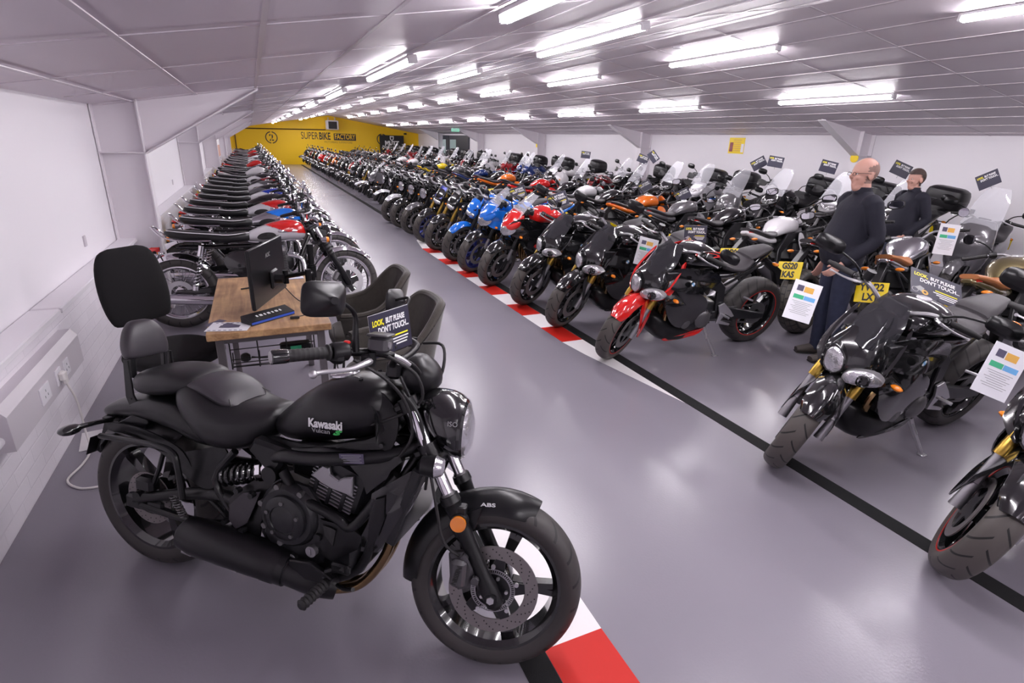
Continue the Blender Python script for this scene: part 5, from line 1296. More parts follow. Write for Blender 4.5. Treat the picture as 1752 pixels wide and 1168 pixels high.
        b.add('filler_cap', J(cyl((.092, s_ * .16, .352), (.092, s_ * .185, .352), .020, n=24), box(.092, s_ * .187, .352, .005, .003, .022, .0005)), 'alloy_dull', cv)
        b.add('inspection_caps', J(cyl((.010, s_ * .16, .300), (.010, s_ * .180, .300), .019, n=20), cyl((.112, s_ * .155, .405), (.112, s_ * .178, .405), .014, n=16)), 'engine_black', cv)
        b.add('cap_ring', J(lathe([(s_ * .180, .013), (s_ * .180, .019), (s_ * .183, .018), (s_ * .183, .013)], 20, c=(.010, 0, .300), closed=True)), 'alloy', cv)
    b.add('cylinder_fins', J(*[rot(box(.135 + .0 * i, 0, .512 + .0135 * i, .175, .262, .0055, .001), 'Y', 16, (.14, 0, .56)) for i in range(9)]), 'alloy_dull')
    b.pair('fin_ribs', J(*[rot(box(.075 + .055 * i, .128, .565, .016, .014, .12, .003), 'Y', 16, (.14, 0, .56)) for i in range(3)]), 'engine_black')
    b.pair('cylinder_head_cover', plate([(.066, .612), (.110, .655), (.134, .650), (.138, .628), (.170, .612), (.188, .626), (.224, .636), (.222, .566), (.147, .575), (.10, .590)], .126, .143, .004), 'alloy_dull')
    b.pair('side_bracket_cover', pan([(-.28, .444, .145), (-.233, .494, .145), (-.144, .559, .130), (-.053, .568, .12), (-.105, .478, .145), (-.135, .391, .155), (-.150, .291, .155), (-.254, .315, .155), (-.302, .387, .15)], .010, .014, 1), 'black_satin')
    b.pair('bracket_inlay', pan([(-.258, .437, .168), (-.199, .496, .165), (-.130, .512, .160), (-.162, .426, .172), (-.178, .388, .173), (-.23, .352, .173), (-.262, .38, .170)], .003, .005, 1), 'leather_grey')
    b.pair('bracket_bolts', J(*[cyl((x, .160, z), (x, .182, z), .011, n=10) for x, z in ((-.155, .50), (-.215, .505), (-.20, .355), (-.275, .37), (-.19, .32))]), 'engine_black')
    b.pair('lower_engine_cover', J(pan([(.082, .485, .16), (.127, .470, .166), (.226, .461, .155), (.266, .429, .145), (.252, .383, .150), (.163, .322, .165), (.11, .346, .168), (.091, .41, .168)], .006, .012, 1), ), 'grey_plastic' if 0 else 'black_satin')
    b.pair('cover_vent', pan([(.134, .455, .173), (.165, .452, .171), (.179, .445, .169), (.169, .385, .170), (.14, .419, .173)], .003, .004, 1), 'text_black')
    # radiator and shroud
    b.add('radiator', rot(box(.405, 0, .56, .035, .27, .30, .005), 'Y', 18, (.405, 0, .56)), 'engine_black')
    b.pair('radiator_shroud', pan([(.304, .602, .155), (.369, .651, .140), (.468, .722, .105), (.482, .692, .11), (.425, .552, .13), (.345, .425, .135), (.315, .378, .135), (.258, .372, .14), (.266, .439, .15), (.296, .501, .158)], .008, .016, 1), 'black_gloss')
    b.pair('shroud_inlay', pan([(.318, .585, .163), (.352, .60, .158), (.352, .52, .158), (.325, .44, .157), (.29, .40, .155), (.302, .50, .165)], .003, .006, 1), 'black_plastic')
    b.pair('side_air_guide', pan([(.204, .675, .135), (.302, .700, .135), (.384, .737, .125), (.396, .722, .13), (.362, .686, .14), (.351, .66, .145), (.304, .615, .15), (.285, .595, .155), (.262, .636, .145)], .004, .010, 1), 'black_plastic')
    b.add('horn', J(cyl((.36, .13, .44), (.375, .13, .44), .040, n=24), cyl((.34, .13, .44), (.36, .13, .44), .02)), 'engine_grey')
    # pipes
    hd = [tube([(.22, y0, .50), (.310, y0, .475), (.334, y0, .40), (.290, y0, .285), (.220, y0 - .005, .195), (.15, y0 - .02, .165), (.08, y0 - .05, .17)], .0175, 14, 5) for y0 in (-.030, -.072)]
    b.add('exhaust_header', J(*hd), 'bronze')
    e = b.add('exhaust', J(tube([(.16, -.13, .205), (.10, -.155, .225), (.0, -.17, .255)], [.045, .052, .056], 20, 3),
                           tube([(.0, -.17, .255), (-.03, -.175, .262), (-.04, -.178, .265), (-.36, -.205, .305), (-.415, -.205, .312), (-.435, -.205, .315)], [.056, .060, .066, .066, .058, .036], 26)), 'black_matte')
    b.add('silencer_slots', J(*[TX(box(0, 0, 0, .045, .010, .010, .002), Matrix.Translation((-.10 - .09 * i, -.232 - .007 * i, .232 + .0118 * i)) @ Matrix.Rotation(R(7), 4, 'Y')) for i in range(4)]), 'alloy_dull', e)
    b.add('heat_band', tube([(-.005, -.171, .257), (-.03, -.175, .262)], .0635, 26), 'black_satin', e)
    # pegs
    for s_ in (-1, 1):
        fpb = b.add('footpeg_bracket', J(plate([(.02, .315), (.10, .325), (.16, .30), (.19, .285), (.17, .255), (.06, .255), (.01, .27)], s_ * .185, s_ * .205, .004), tube([(.16, s_ * .19, .30), (.215, s_ * .20, .335), (.245, s_ * .21, .345)], .012, 8, 2), box(.225, s_ * .205, .34, .07, .02, .035, .006)), 'black_satin')
        q = [(.172 - .001 * i, s_ * (.205 + .0068 * i), .272 - .0008 * i) for i in range(18)]
        b.add('footpeg', tube(q, [.014] + [.020 if i % 2 else .0165 for i in range(16)] + [.012], 14), 'rubber_plain', fpb)
        b.add('brake_pedal', tube([(.20, s_ * .19, .26), (.24, s_ * .21, .27), (.29, s_ * .235, .30)], .007, 8, 2), 'black_satin', fpb)
        b.add('passenger_peg', J(tube([(-.26, s_ * .14, .36), (-.30, s_ * .17, .33)], .010, 8), tube([(-.33, s_ * .17, .315), (-.34, s_ * .20, .312)], .012, 8)), 'alloy_dull')
    # shock
    q = []
    for i in range(91):
        t = i / 90; a = 2 * PI * 7.5 * t
        u = Vector((-.34 + .19 * t, -.105, .505 + .062 * t)); n1 = Vector((-.31, 0, .95)); n2 = Vector((0, 1, 0))
        p = u + (n1 * math.cos(a) + n2 * math.sin(a)) * .036
        q.append(tuple(p))
    sh = b.add('rear_shock', J(tube([(-.38, -.105, .492), (-.13, -.105, .575)], .018, 14)), 'engine_black')
    b.add('spring', tube(q, .0065, 8), 'black_gloss', sh)
    b.add('preload_collar', J(tube([(-.165, -.105, .563), (-.145, -.105, .570)], .043, 8), tube([(-.142, -.105, .571), (-.125, -.105, .577)], .036, 20)), 'chrome', sh)
    b.add('shock_end', J(tube([(-.12, -.105, .578), (-.105, -.105, .583)], .040, 22), cyl((-.09, -.10, .585), (-.09, -.165, .585), .030, n=20)), 'black_satin', sh)
    # swingarm, rear brake
    b.pair('swingarm', J(tube([(-.22, .12, .42), (-.36, .125, .435), (-.52, .125, .40), (-.76, .12, .325)], [.026, .026, .022, .020], 12, 3), tube([(-.24, .12, .34), (-.45, .125, .30), (-.74, .12, .305)], [.018, .015, .018], 10, 3), tube([(-.30, .122, .34), (-.40, .125, .42)], .010, 8), box(-.76, .12, .315, .08, .035, .06, .01)), 'black_satin')
    b.add('rear_caliper', J(box(-.70, -.115, .40, .085, .05, .06, .012), cyl((-.735, -.115, .345), (-.735, -.14, .345), .020), box(-.66, -.12, .31, .08, .02, .06, .01)), 'black_satin')
    b.pair('mudguard_stay', tube([(-.60, .115, .58), (-.63, .12, .48), (-.70, .12, .34)], .009, 8, 2), 'black_satin')
    hx = [( -.47 - .05 * (i / 60) + .012 * math.cos(2 * PI * 9 * i / 60), -.165 + .012 * math.sin(2 * PI * 9 * i / 60), .335 + .075 * (i / 60)) for i in range(61)]
    b.add('peg_spring', tube(hx, .003, 6), 'engine_grey')
    b.add('belt_guard', plate([(-.10, .45), (-.70, .42), (-.80, .36), (-.78, .40), (-.68, .455), (-.10, .48)], .10, .118, .004), 'black_plastic')
    # tail
    b.add('tail_lamp', body([(-.99, .628, .012, .035), (-1.008, .626, .012, .03)], 14), 'paint_darkred')
    h = b.add('plate_hanger', J(plate([(-.90, .60), (-.99, .595), (-1.02, .52), (-1.06, .44), (-1.04, .43), (-.98, .50)], -.05, .05, .006), box(-.945, 0, .592, .10, .12, .03, .008)), 'black_plastic')
    b.add('number_plate', rot(box(-1.065, 0, .47, .004, .16, .09, .002), 'Y', 22, (-1.06, 0, .44)), 'black_plastic', h)
    for s_ in (1, -1):
        ri = b.add('rear_indicator', tube([(-.93, s_ * .04, .598), (-.95, s_ * .11, .602), (-.965, s_ * .165, .600)], [.010, .009, .011], 10, 2), 'black_gloss')
        b.add('indicator_body', ball((-.972, s_ * .195, .597), (.030, .042, .020), 20, 12), 'black_gloss', ri)
    b.add('side_stand', J(tube([(.10, .13, .20), (.06, .17, .14), (.0, .245, .045)], [.014, .012, .010], 10), box(-.005, .25, .036, .05, .035, .008, .002)), 'black_satin')
    return b

# ------------------------------------------------------------------ cards and sheets
def card_parts(root, w=.21, h=.15, full=True):
    obj('board', box(0, 0, 0, w, .003, h, .0006), 'card_dark', root)
    obj('board_edge', box(0, .0022, 0, w + .002, .001, h + .002, .0004), 'card_edge', root)
    k = w / .21
    g1 = mv(text('LOOK,', .027 * k, .0003, bold=.0010, shear=.1, align='LEFT', sx=.72), -.094 * k, -.0022, .043 * k)
    g2 = mv(text('BUT PLEASE', .027 * k, .0003, bold=.0010, shear=.1, align='LEFT', sx=.72), -.026 * k, -.0022, .043 * k)
    g3 = mv(text("DON'T TOUCH...", .030 * k, .0003, bold=.0010, shear=.1, align='LEFT', sx=.72), -.070 * k, -.0022, .014 * k)
    obj('yellow_words', g1, 'text_yellow', root, smooth=0)
    obj('white_words', J(g2, g3), 'text_white', root, smooth=0)
    if full:
        obj('small_yellow_print', J(box(.040 * k, -.0022, -.018 * k, .090 * k, .0006, .0055 * k, .0001)), 'text_yellow', root)
        obj('small_white_print', J(*[box(.036 * k + .004 * i, -.0022, (-.030 - .0105 * i) * k, (.10 - .02 * i) * k, .0006, .0048 * k, .0001) for i in range(3)]), 'text_white', root)
        obj('motorcycle_drawing', J(*[mv(lathe([(0, r * .8), (0, r), (.0006, r), (.0006, r * .8)], 18, closed=True), x, -.0024, z) for x, z, r in ((-.088 * k, -.052 * k, .014 * k), (-.048 * k, -.052 * k, .014 * k))],
                                    rings([[(a, y, c) for a, c in ((-.092 * k, -.040 * k), (-.06 * k, -.056 * k), (-.050 * k, -.030 * k), (-.068 * k, -.022 * k))] for y in (-.0024, -.0018)])), 'text_grey', root)
        obj('drawing_wheel', mv(lathe([(0, .006 * k), (0, .0135 * k), (.0004, .0135 * k), (.0004, .006 * k)], 18, closed=True), -.048 * k, -.0027, -.052 * k), 'print_amber', root)
    obj('cable_tie', J(tube([(.01, .003, -h / 2 + .012), (.012, .015, -h / 2 - .006), (.01, .005, -h / 2 - .03)], .0018, 5, 2), box(.01, .003, -h / 2 + .012, .012, .012, .012, .002)), 'text_black', root)
def aim(root, P, face, roll=0.0, tilt=0.0):
    """stand a card at P facing the horizontal angle `face` (degrees, 0 = towards +x)"""
    m = Matrix.Translation(P) @ Matrix.Rotation(R(face + 90), 4, 'Z') @ Matrix.Rotation(R(tilt), 4, 'X') @ Matrix.Rotation(R(roll), 4, 'Y')
    root.matrix_world = m
def card(P, face, roll=0, tilt=0, label='', w=.21, full=True, grp=None):
    r = empty('warning_card', category='sign'); card_parts(r, w, w * .715, full); aim(r, P, face, roll, tilt)
    r['label'] = label
    if grp: r['group'] = grp
    return r
def sheet(P, face, roll=0, tilt=0, label='', w=.15):
    r = empty('price_sheet', category='paper sheet'); h = w * 1.41; k = w / .15
    obj('sheet', box(0, 0, 0, w, .0015, h, .0004), 'paper', r)
    obj('printed_blocks', J(box(.012 * k, -.0012, .065 * k, .05 * k, .0006, .030 * k, .0001)), 'print_amber', r)
    obj('printed_picture', J(box(-.035 * k, -.0012, .067 * k, .035 * k, .0006, .030 * k, .0001)), 'print_dark', r)
    obj('green_band', box(-.030 * k, -.0012, .020 * k, .055 * k, .0006, .022 * k, .0001), 'print_green', r)
    obj('blue_band', box(.030 * k, -.0012, .020 * k, .060 * k, .0006, .022 * k, .0001), 'print_blue', r)
    obj('small_print', J(*[box(0, -.0012, (-.005 - .009 * i) * k, (.11 - .02 * (i % 3)) * k, .0006, .0022 * k, .0001) for i in range(8)]), 'text_grey', r)
    aim(r, P, face, roll, tilt); r['label'] = label
    return r

# ------------------------------------------------------------------ desk, chairs
def remesh(geo, voxel, sm=2):
    me = bpy.data.meshes.new('t'); me.from_pydata([tuple(v) for v in geo[0]], [], geo[1]); me.update()
    o = bpy.data.objects.new('t', me); COL.objects.link(o)
    m = o.modifiers.new('r', 'REMESH'); m.mode = 'VOXEL'; m.voxel_size = voxel
    if sm:
        s = o.modifiers.new('s', 'SMOOTH'); s.factor = .6; s.iterations = sm
    dg = bpy.context.evaluated_depsgraph_get(); dg.update()
    r = bpy.data.meshes.new_from_object(o.evaluated_get(dg))
    V = [tuple(v.co) for v in r.vertices]; F = [tuple(p.vertices) for p in r.polygons]
    bpy.data.objects.remove(o); bpy.data.meshes.remove(me); bpy.data.meshes.remove(r)
    return V, F

dk = empty('desk', (-.015, 3.69, 0), label='narrow wooden-topped desk with grey steel legs between the chairs', category='desk')
tops = box(0, 0, .700, .62, 1.28, .04, .004)
obj('desktop', tops, 'desk_wood', dk)
for sx in (-1, 1):
    for sy in (-1, 1):
        obj('leg', box(sx * .255, sy * .58, .34, .04, .04, .68, .003), 'desk_steel', dk)
obj('leg_rail', J(box(0, .58, .37, .51, .03, .03, .003), box(0, .58, .66, .51, .03, .03, .003), box(0, -.58, .66, .51, .03, .03, .003), box(-.255, 0, .66, .03, 1.16, .03, .003), box(.255, 0, .66, .03, 1.16, .03, .003)), 'desk_steel', dk)
wire = []
for zz in (.64, .575, .515, .46): wire.append(tube([(-.22, -.50 + (.0 if zz > .5 else .03), zz), (.22, -.50, zz)], .003, 6))
for xx in (-.22, -.08, .07, .22): wire.append(tube([(xx, -.50, .68), (xx, -.50, .46), (xx, -.36, .45), (xx, -.34, .50)], .0035, 6, 1))
for yy in (-.45, -.40): wire.append(tube([(-.22, yy, .455), (.22, yy, .455)], .003, 6))
obj('cable_tray', J(*wire), 'text_black', dk)
obj('power_brick', J(box(.12, -.44, .52, .17, .07, .08, .008)), 'black_plastic', label='black power supply box lying in the wire tray under the desk', category='power supply', loc=(-.015, 3.69, 0))
obj('power_brick_label', box(.12, -.476, .535, .06, .002, .03, .0004), 'print_green', bpy.data.objects['power_brick'])
ap = obj('power_adapter', J(box(-.15, -.44, .50, .05, .05, .05, .012), tube([(-.12, -.44, .50), (-.04, -.44, .485), (.03, -.45, .51)], .004, 6, 4)), 'text_black', label='black plug with its lead in the left end of the wire tray', category='plug', loc=(-.015, 3.69, 0))
obj('hanging_cable', J(tube([(.235, 3.26, .515), (.29, 3.25, .50), (.325, 3.24, .42), (.33, 3.24, .30)], .004, 6, 4), tube([(.305, 3.04, .70), (.308, 3.035, .45), (.308, 3.04, .08)], .0025, 6, 2), ball((.308, 3.04, .07), .014, 8, 6)), 'text_black', label='thin black leads hanging from the right front corner of the desk', category='cable')
# monitor on its arm
mo = empty('monitor', (0.0, 3.46, .90), rotz=math.atan2(.52, .19) , label='black flat monitor on the desk seen from behind', category='monitor')
obj('back_panel', J(box(0, -.004, .045, .54, .022, .335, .005), ), 'black_satin', mo)
obj('screen_glass', box(0, .009, .045, .52, .004, .31, .001), 'black_gloss', mo)
obj('logo', mv(text('AOC', .035, .0004), 0, -.0165, .14), 'text_grey', mo, smooth=0)
obj('arm_plate', J(box(0, -.038, 0, .11, .02, .11, .01), cyl((0, -.04, 0), (0, -.09, 0), .028, n=18)), 'black_plastic', mo)
ma = obj('arm', J(cyl((0, 0, .22), (0, 0, .25), .022, n=14)), 'black_satin', mo)
ma.matrix_parent_inverse = (Matrix.Translation((0, 3.46, .90)) @ Matrix.Rotation(math.atan2(.52, .19), 4, 'Z')).inverted()
ma.location = (.25, 3.46, .722)
obj('pole', J(cyl((0, 0, 0), (0, 0, .36), .017, n=18), cyl((0, 0, .32), (0, 0, .37), .020, n=18)), 'black_satin', ma)
obj('clamp', J(box(0, 0, .008, .08, .08, .015, .004), box(.066, 0, -.015, .012, .06, .06, .003), box(.035, 0, .008, .07, .06, .012, .003)), 'black_satin', ma)
obj('lower_link', J(tube([(0, 0, .20), (-.03, -.10, .21)], .014, 10), cyl((-.03, -.10, .16), (-.03, -.10, .24), .018, n=16), cyl((0, 0, .17), (0, 0, .24), .026, n=18)), 'black_satin', ma)
obj('upper_link', J(tube([(-.03, -.10, .22), (-.10, -.05, .20), (-.15, .005, .18)], .013, 10), cyl((-.15, .005, .14), (-.15, .005, .22), .016, n=14)), 'black_satin', ma)
obj('monitor_cable', tube([(-.16, -.02, .12), (-.10, -.10, .06), (-.02, -.16, .03), (.05, -.28, .030), (.04, -.34, .030)], .003, 6, 4), 'text_black', ma)
kbx = empty('barcode_box', (-.02, 3.24, .72), rotz=.62, label='long black box with a blue stripe lying on the desk', category='box')
obj('case', rings([[(x, y, z) for y, z in ((-.045, .0), (-.045, .022), (.035, .045), (.045, .040), (.045, 0))] for x in (-.14, .14)]), 'black_plastic', kbx)
obj('stripe', box(0, -.0465, .012, .276, .003, .012, .0008), 'blue_trim', kbx)
obj('top_print', rot(J(*[box(-.075 + .025 * i, -.005, .0352, .010 + .006 * (i % 2), .018, .0008, .0001) for i in range(7)]), 'X', 16, (0, -.005, .0345)), 'text_white', kbx, smooth=0)
obj('small_adapter', J(box(.115, 3.19, .728, .05, .02, .014, .003), tube([(.13, 3.20, .728), (.20, 3.24, .726), (.26, 3.22, .724)], .0025, 6, 3)), 'text_black', label='small black connector and lead beside the blue-striped box', category='adapter')
lf = empty('leaflet', (-.215, 3.15, .7215), rotz=-.25, label='white leaflet printed with a black motorcycle at the front edge of the desk', category='leaflet')
obj('sheet', box(0, 0, .001, .21, .15, .0015, .0004), 'paper', lf)
obj('print', J(body([(-.05, .002, .0005, .02), (0, .002, .0006, .035, .01), (.05, .002, .0005, .02)], 12), *[box(-.085 + .026 * i, -.062, .002, .014, .007, .0006, .0001) for i in range(7)], *[box(-.08 + .026 * i, .06, .002, .012, .007, .0006, .0001) for i in range(6)], mv(lathe([(0, .018), (0, .024), (.0006, .024), (.0006, .018)], 18, 'z'), -.02, .035, .002)), 'print_dark', lf)
l2 = empty('leaflet', (.16, 4.20, .7215), rotz=.05, label='small white card with blue print at the far end of the desk', category='leaflet')
obj('sheet', box(0, 0, .001, .16, .09, .0015, .0004), 'paper', l2)
obj('print', J(box(0, -.038, .002, .15, .006, .0006, .0001), box(-.03, .01, .002, .05, .012, .0006, .0001), box(.04, .012, .002, .04, .01, .0006, .0001)), 'blue_trim', l2)
l3 = empty('leaflet', (-.29, 3.24, .7215), rotz=-.7, label='dark leaflet half under the white leaflet on the desk', category='leaflet')
obj('sheet', box(0, 0, .0005, .05, .12, .001, .0003), 'print_dark', l3)
obj('pen', tube([(-.17, 3.95, .726), (-.10, 3.98, .726)], .005, 8), 'text_black', label='short black pen lying on the desk behind the monitor', category='pen')

def tub_chair(x, y, yaw, label):
    r = empty('tub_chair', (x, y, 0), rotz=yaw, label=label, category='chair', group='dark grey tub chairs by the desk')
    # local: front is +x
    def shell(u, v):
        a = -2.25 + 4.5 * u                                  # round the back from arm to arm
        back = max(0.0, math.cos(a / 2.25 * PI / 2)) ** 1.25
        sm_ = max(0.0, 1 - abs(a) / .95); sm_ = sm_ * sm_ * (3 - 2 * sm_)
        sm_ = max(0.0, min(1.0, (1.75 - abs(a)) / 1.25)); sm_ = sm_ * sm_ * (3 - 2 * sm_)
        top = .615 + .03 * back + .20 * sm_
        z = .40 + (top - .40) * v
        f = .74 + .26 * v ** .8 + (.16 * v * sm_)
        rx = .245 * f; ry = .262 * (.80 + .20 * v)
        ex = abs(math.cos(a)) ** .75 * (1 if math.cos(a) > 0 else -1); ey = abs(math.sin(a)) ** .75 * (1 if math.sin(a) > 0 else -1)
        return (-rx * ex + (.06 if math.cos(a) < 0 else 0) * (-math.cos(a)), ry * ey, z)
    def off(u, v):
        p = Vector(shell(u, v)); return (-(p.x), -(p.y), 0) if False else (-Vector((p.x, p.y, 0)).normalized() * 1)
    obj('shell', grid(shell, 44, 10, .045, off), 'velvet', r, smooth=60)
    rim = [tuple(Vector(shell(i / 44, 1)) * 1 + Vector(off(i / 44, 1)) * .022 + Vector((0, 0, .002))) for i in range(45)]
    obj('top_edge', tube(rim, .025, 10), 'velvet', r)
    pi_ = [tuple(Vector(shell(i / 44, 1)) + Vector((0, 0, .006))) for i in range(45)]
    obj('piping', tube(pi_, .004, 6), 'chair_black', r)
    obj('seat', J(zbody([(.36, .02, 0, .20, .20), (.39, .02, 0, .23, .235), (.44, .03, 0, .235, .235), (.475, .03, 0, .21, .21), (.485, .03, 0, .12, .12)], 28, 3, 2.8)), 'velvet', r)
    for sy in (1, -1):
        obj('leg_frame', tube([(.20, sy * .18, .37), (.235, sy * .235, .02), (.225, sy * .24, .008), (-.225, sy * .24, .008), (-.235, sy * .235, .02), (-.18, sy * .17, .37)], .009, 8, 2), 'text_black', r)
    return r
tub_chair(.60, 3.66, PI, 'dark grey tub chair standing beyond, its back nearest the far classic motorcycles')
tub_chair(.60, 2.90, PI + .05, 'dark grey tub chair nearest the camera, behind the warning card on the cruiser')

oc = empty('office_chair', (-.56, 3.52, 0), rotz=R(-46), label='black swivel office chair between the white wall and the desk', category='office chair')
# local: front is +x
obj('seat_pad', J(zbody([(.44, .03, 0, .17, .17), (.455, .03, 0, .225, .225), (.49, .03, 0, .24, .24), (.52, .03, 0, .215, .215), (.53, .03, 0, .12, .12)], 32, 3, 2.7)), 'chair_black', oc)
obj('seat_shell', zbody([(.425, .02, 0, .16, .16), (.44, .02, 0, .21, .21), (.455, .02, 0, .225, .225)], 28, 1, 2.7), 'black_plastic', oc)
bp = TX(zbody([(-.215, 0, 0, .012, .13), (-.20, .0, 0, .028, .165), (-.12, 0, 0, .036, .190), (.0, 0, 0, .038, .195), (.12, 0, 0, .034, .178), (.195, 0, 0, .026, .140), (.218, 0, 0, .010, .08)], 34, 3, 3.0), Matrix.Translation((-.215, 0, .86)) @ Matrix.Rotation(R(-8), 4, 'Y'))
obj('backrest', bp, 'chair_black', oc)
obj('back_bar', tube([(-.05, 0, .43), (-.20, 0, .43), (-.265, 0, .52), (-.272, 0, .85)], [.020, .020, .018, .016], 10, 3), 'grey_plastic', oc)
obj('gas_stem', J(cyl((0, 0, .08), (0, 0, .30), .028, n=16), cyl((0, 0, .28), (0, 0, .44), .014, n=14), box(0, 0, .425, .2, .16, .03, .01)), 'black_plastic', oc)
obj('height_lever', tube([(.02, -.06, .42), (.04, -.24, .41)], .005, 6), 'text_black', oc)
for i in range(5):
    a = 2 * PI * i / 5 + .3
    lg = obj('base_leg', tube([(.02 * math.cos(a), .02 * math.sin(a), .10), (.16 * math.cos(a), .16 * math.sin(a), .095), (.285 * math.cos(a), .285 * math.sin(a), .065)], [.028, .022, .016], 8), 'black_plastic', oc)
    obj('caster', J(*[TX(lathe([(-.010, 0), (-.010, .022), (-.006, .026), (.006, .026), (.010, .022), (.010, 0)], 14), Matrix.Translation((.29 * math.cos(a) + .014 * s_ * math.cos(a), .29 * math.sin(a) + .014 * s_ * math.sin(a), .027)) @ Matrix.Rotation(a + PI / 2, 4, 'Z')) for s_ in (-1, 1)]), 'text_black', lg)

# ------------------------------------------------------------------ people
def person(x, y, yaw, scale, label, hair='bald', top='jumper_navy', legs_='jeans', glasses=True, girth=1.0, look=0.0, stride=0.0):
    r = empty('person', (x, y, 0), rotz=yaw, label=label, category='person')
    r.scale = (scale,) * 3
    # head faces +x, standing 1.70 tall
    H = [ball((-.012, 0, 1.600), (.098, .076, .096), 20, 14), ball((.018, 0, 1.540), (.070, .060, .070), 18, 12), ball((.054, 0, 1.487), (.026, .028, .022), 14, 10), ball((.070, 0, 1.594), (.016, .046, .012), 14, 8), ball((.035, 0, 1.505), (.045, .045, .035), 14, 10),
         ball((.066, .036, 1.545), (.022, .018, .020), 12, 8), ball((.066, -.036, 1.545), (.022, .018, .020), 12, 8), tube([(.078, 0, 1.592), (.096, 0, 1.565), (.110, 0, 1.550)], [.007, .009, .011], 10, 2), ball((.094, 0, 1.546), (.014, .016, .009), 12, 8),
         ball((.070, 0, 1.519), (.012, .020, .004), 12, 8), ball((.069, 0, 1.510), (.011, .017, .004), 12, 8),
         tube([(-.035, 0, 1.34), (-.025, 0, 1.44), (-.010, 0, 1.52)], [.066, .058, .056], 18, 2), ball((.03, 0, 1.47), (.04, .045, .035), 14, 8)]
    for s_ in (1, -1): H.append(ball((-.014, s_ * .080, 1.560), (.022, .010, .034), 12, 8))
    H = [rot(g, 'Z', look, (-.02, 0, 1.5)) for g in H]
    B = H + [zbody([(.86, 0, 0, .10, .145), (1.0, .01, 0, .10, .14), (1.2, .0, 0, .11, .16), (1.34, -.02, 0, .09, .16), (1.40, -.03, 0, .05, .09)], 20, 2)]
    arms = []
    for s_ in (1, -1):
        S_, E_, W_ = (-.025, s_ * .185, 1.345), (-.075, s_ * .245, 1.090), ((.125, s_ * .19, .875) if s_ > 0 else (.02, s_ * .24, .82))
        arms.append((S_, E_, W_))
        B.append(tube([S_, E_, W_], [.044, .036, .024], 14))
        w = Vector(W_); d = (w - Vector(E_)).normalized(); side = Vector((0, s_, 0)); nrm = d.cross(side).normalized()
        palm = [tuple(w + d * t) for t in (-.01, .03, .075)]
        ring = []
        for t, hw, ht in ((-.005, .022, .017), (.03, .034, .014), (.075, .038, .012), (.085, .036, .010)):
            c = w + d * t; ax = d.cross(side).normalized(); bx = ax.cross(d).normalized()
            ring.append([tuple(c + ax * hw * math.cos(a) + bx * ht * math.sin(a)) for a in [2 * PI * j / 14 for j in range(14)]])
        B.append(rings(ring))
        ax = d.cross(side).normalized(); bx = ax.cross(d).normalized() * s_
        for i, ln in enumerate((.070, .078, .073, .058)):
            p0 = w + d * .078 + ax * (.028 - .0185 * i)
            B.append(tube([tuple(p0), tuple(p0 + d * ln * .45 - bx * .006), tuple(p0 + d * ln * .75 - bx * .022), tuple(p0 + d * ln * .85 - bx * .038)], [.0092, .0088, .0080, .0070], 8, 2))
        p0 = w + d * .025 + ax * .030
        B.append(tube([tuple(p0), tuple(p0 + d * .03 + ax * .022), tuple(p0 + d * .062 + ax * .026 - bx * .006)], [.012, .0105, .008], 8, 2))
    hip = []
    for s_ in (1, -1):
        fx = s_ * stride
        hip.append(((0, s_ * .088, .86), (.012 + fx * .5, s_ * .098, .47), (-.012 + fx, s_ * .105, .085), fx))
        B.append(tube([hip[-1][0], hip[-1][1], hip[-1][2]], [.078, .052, .034], 16))
        B.append(tube([(-.03 + fx, s_ * .105, .05), (.05 + fx, s_ * .115, .04), (.12 + fx, s_ * .125, .035)], [.032, .034, .026], 12))
    obj('body', remesh(J(*B), .0055, 4), 'skin', r, smooth=60)
    gx = girth
    T = [zbody([(.835, .015, 0, .125 * gx, .175), (.88, .02, 0, .145 * gx, .185), (.98, .03, 0, .165 * gx, .190), (1.08, .025, 0, .158 * gx, .190), (1.20, .0, 0, .135, .185), (1.30, -.018, 0, .120, .195), (1.36, -.03, 0, .095, .175), (1.41, -.035, 0, .070, .095), (1.445, -.03, 0, .066, .070)], 30, 3, 2.2)]
    for S_, E_, W_ in arms:
        e2 = Vector(E_); w2 = Vector(W_) - (Vector(W_) - e2).normalized() * .012
        T.append(tube([(S_[0], S_[1] * .70, S_[2] + .012), S_, tuple((Vector(S_) + e2) / 2), tuple(e2), tuple((e2 + w2) / 2), tuple(w2)], [.075, .070, .062, .056, .050, .040], 18, 2))
    for i in range(5):                                      # sleeve and waist folds
        for S_, E_, W_ in arms:
            c = Vector(E_) + (Vector(W_) - Vector(E_)) * (.12 + .17 * i)
            T.append(lathe([(-.006, .030), (0, .050 - .002 * i), (.006, .030)], 14, 'z', tuple(c)))
    obj('jumper', remesh(J(*T), .009, 4), top, r, smooth=60)
    obj('collar', lathe([(1.425, .072), (1.47, .064), (1.474, .058), (1.43, .062)], 24, 'z', (-.022, 0, 0), closed=True), top, r)
    L = [zbody([(.78, .0, 0, .09, .15), (.84, .005, 0, .118 * gx ** .5, .168), (.93, .01, 0, .120 * gx ** .5, .165)], 26, 2)]
    for h0, k0, a0, fx in hip:
        L.append(tube([(h0[0], h0[1], .85), tuple((Vector(h0) + Vector(k0)) / 2), k0, tuple((Vector(k0) + Vector(a0)) / 2), (a0[0], a0[1], .05)], [.092, .086, .068, .064, .060], 20, 2))
        for i in range(3): L.append(lathe([(-.008, .05), (0, .066 + .002 * i), (.008, .05)], 16, 'z', (a0[0], a0[1], .09 + .035 * i)))
    obj('trousers', remesh(J(*L), .009, 3), legs_, r, smooth=60)
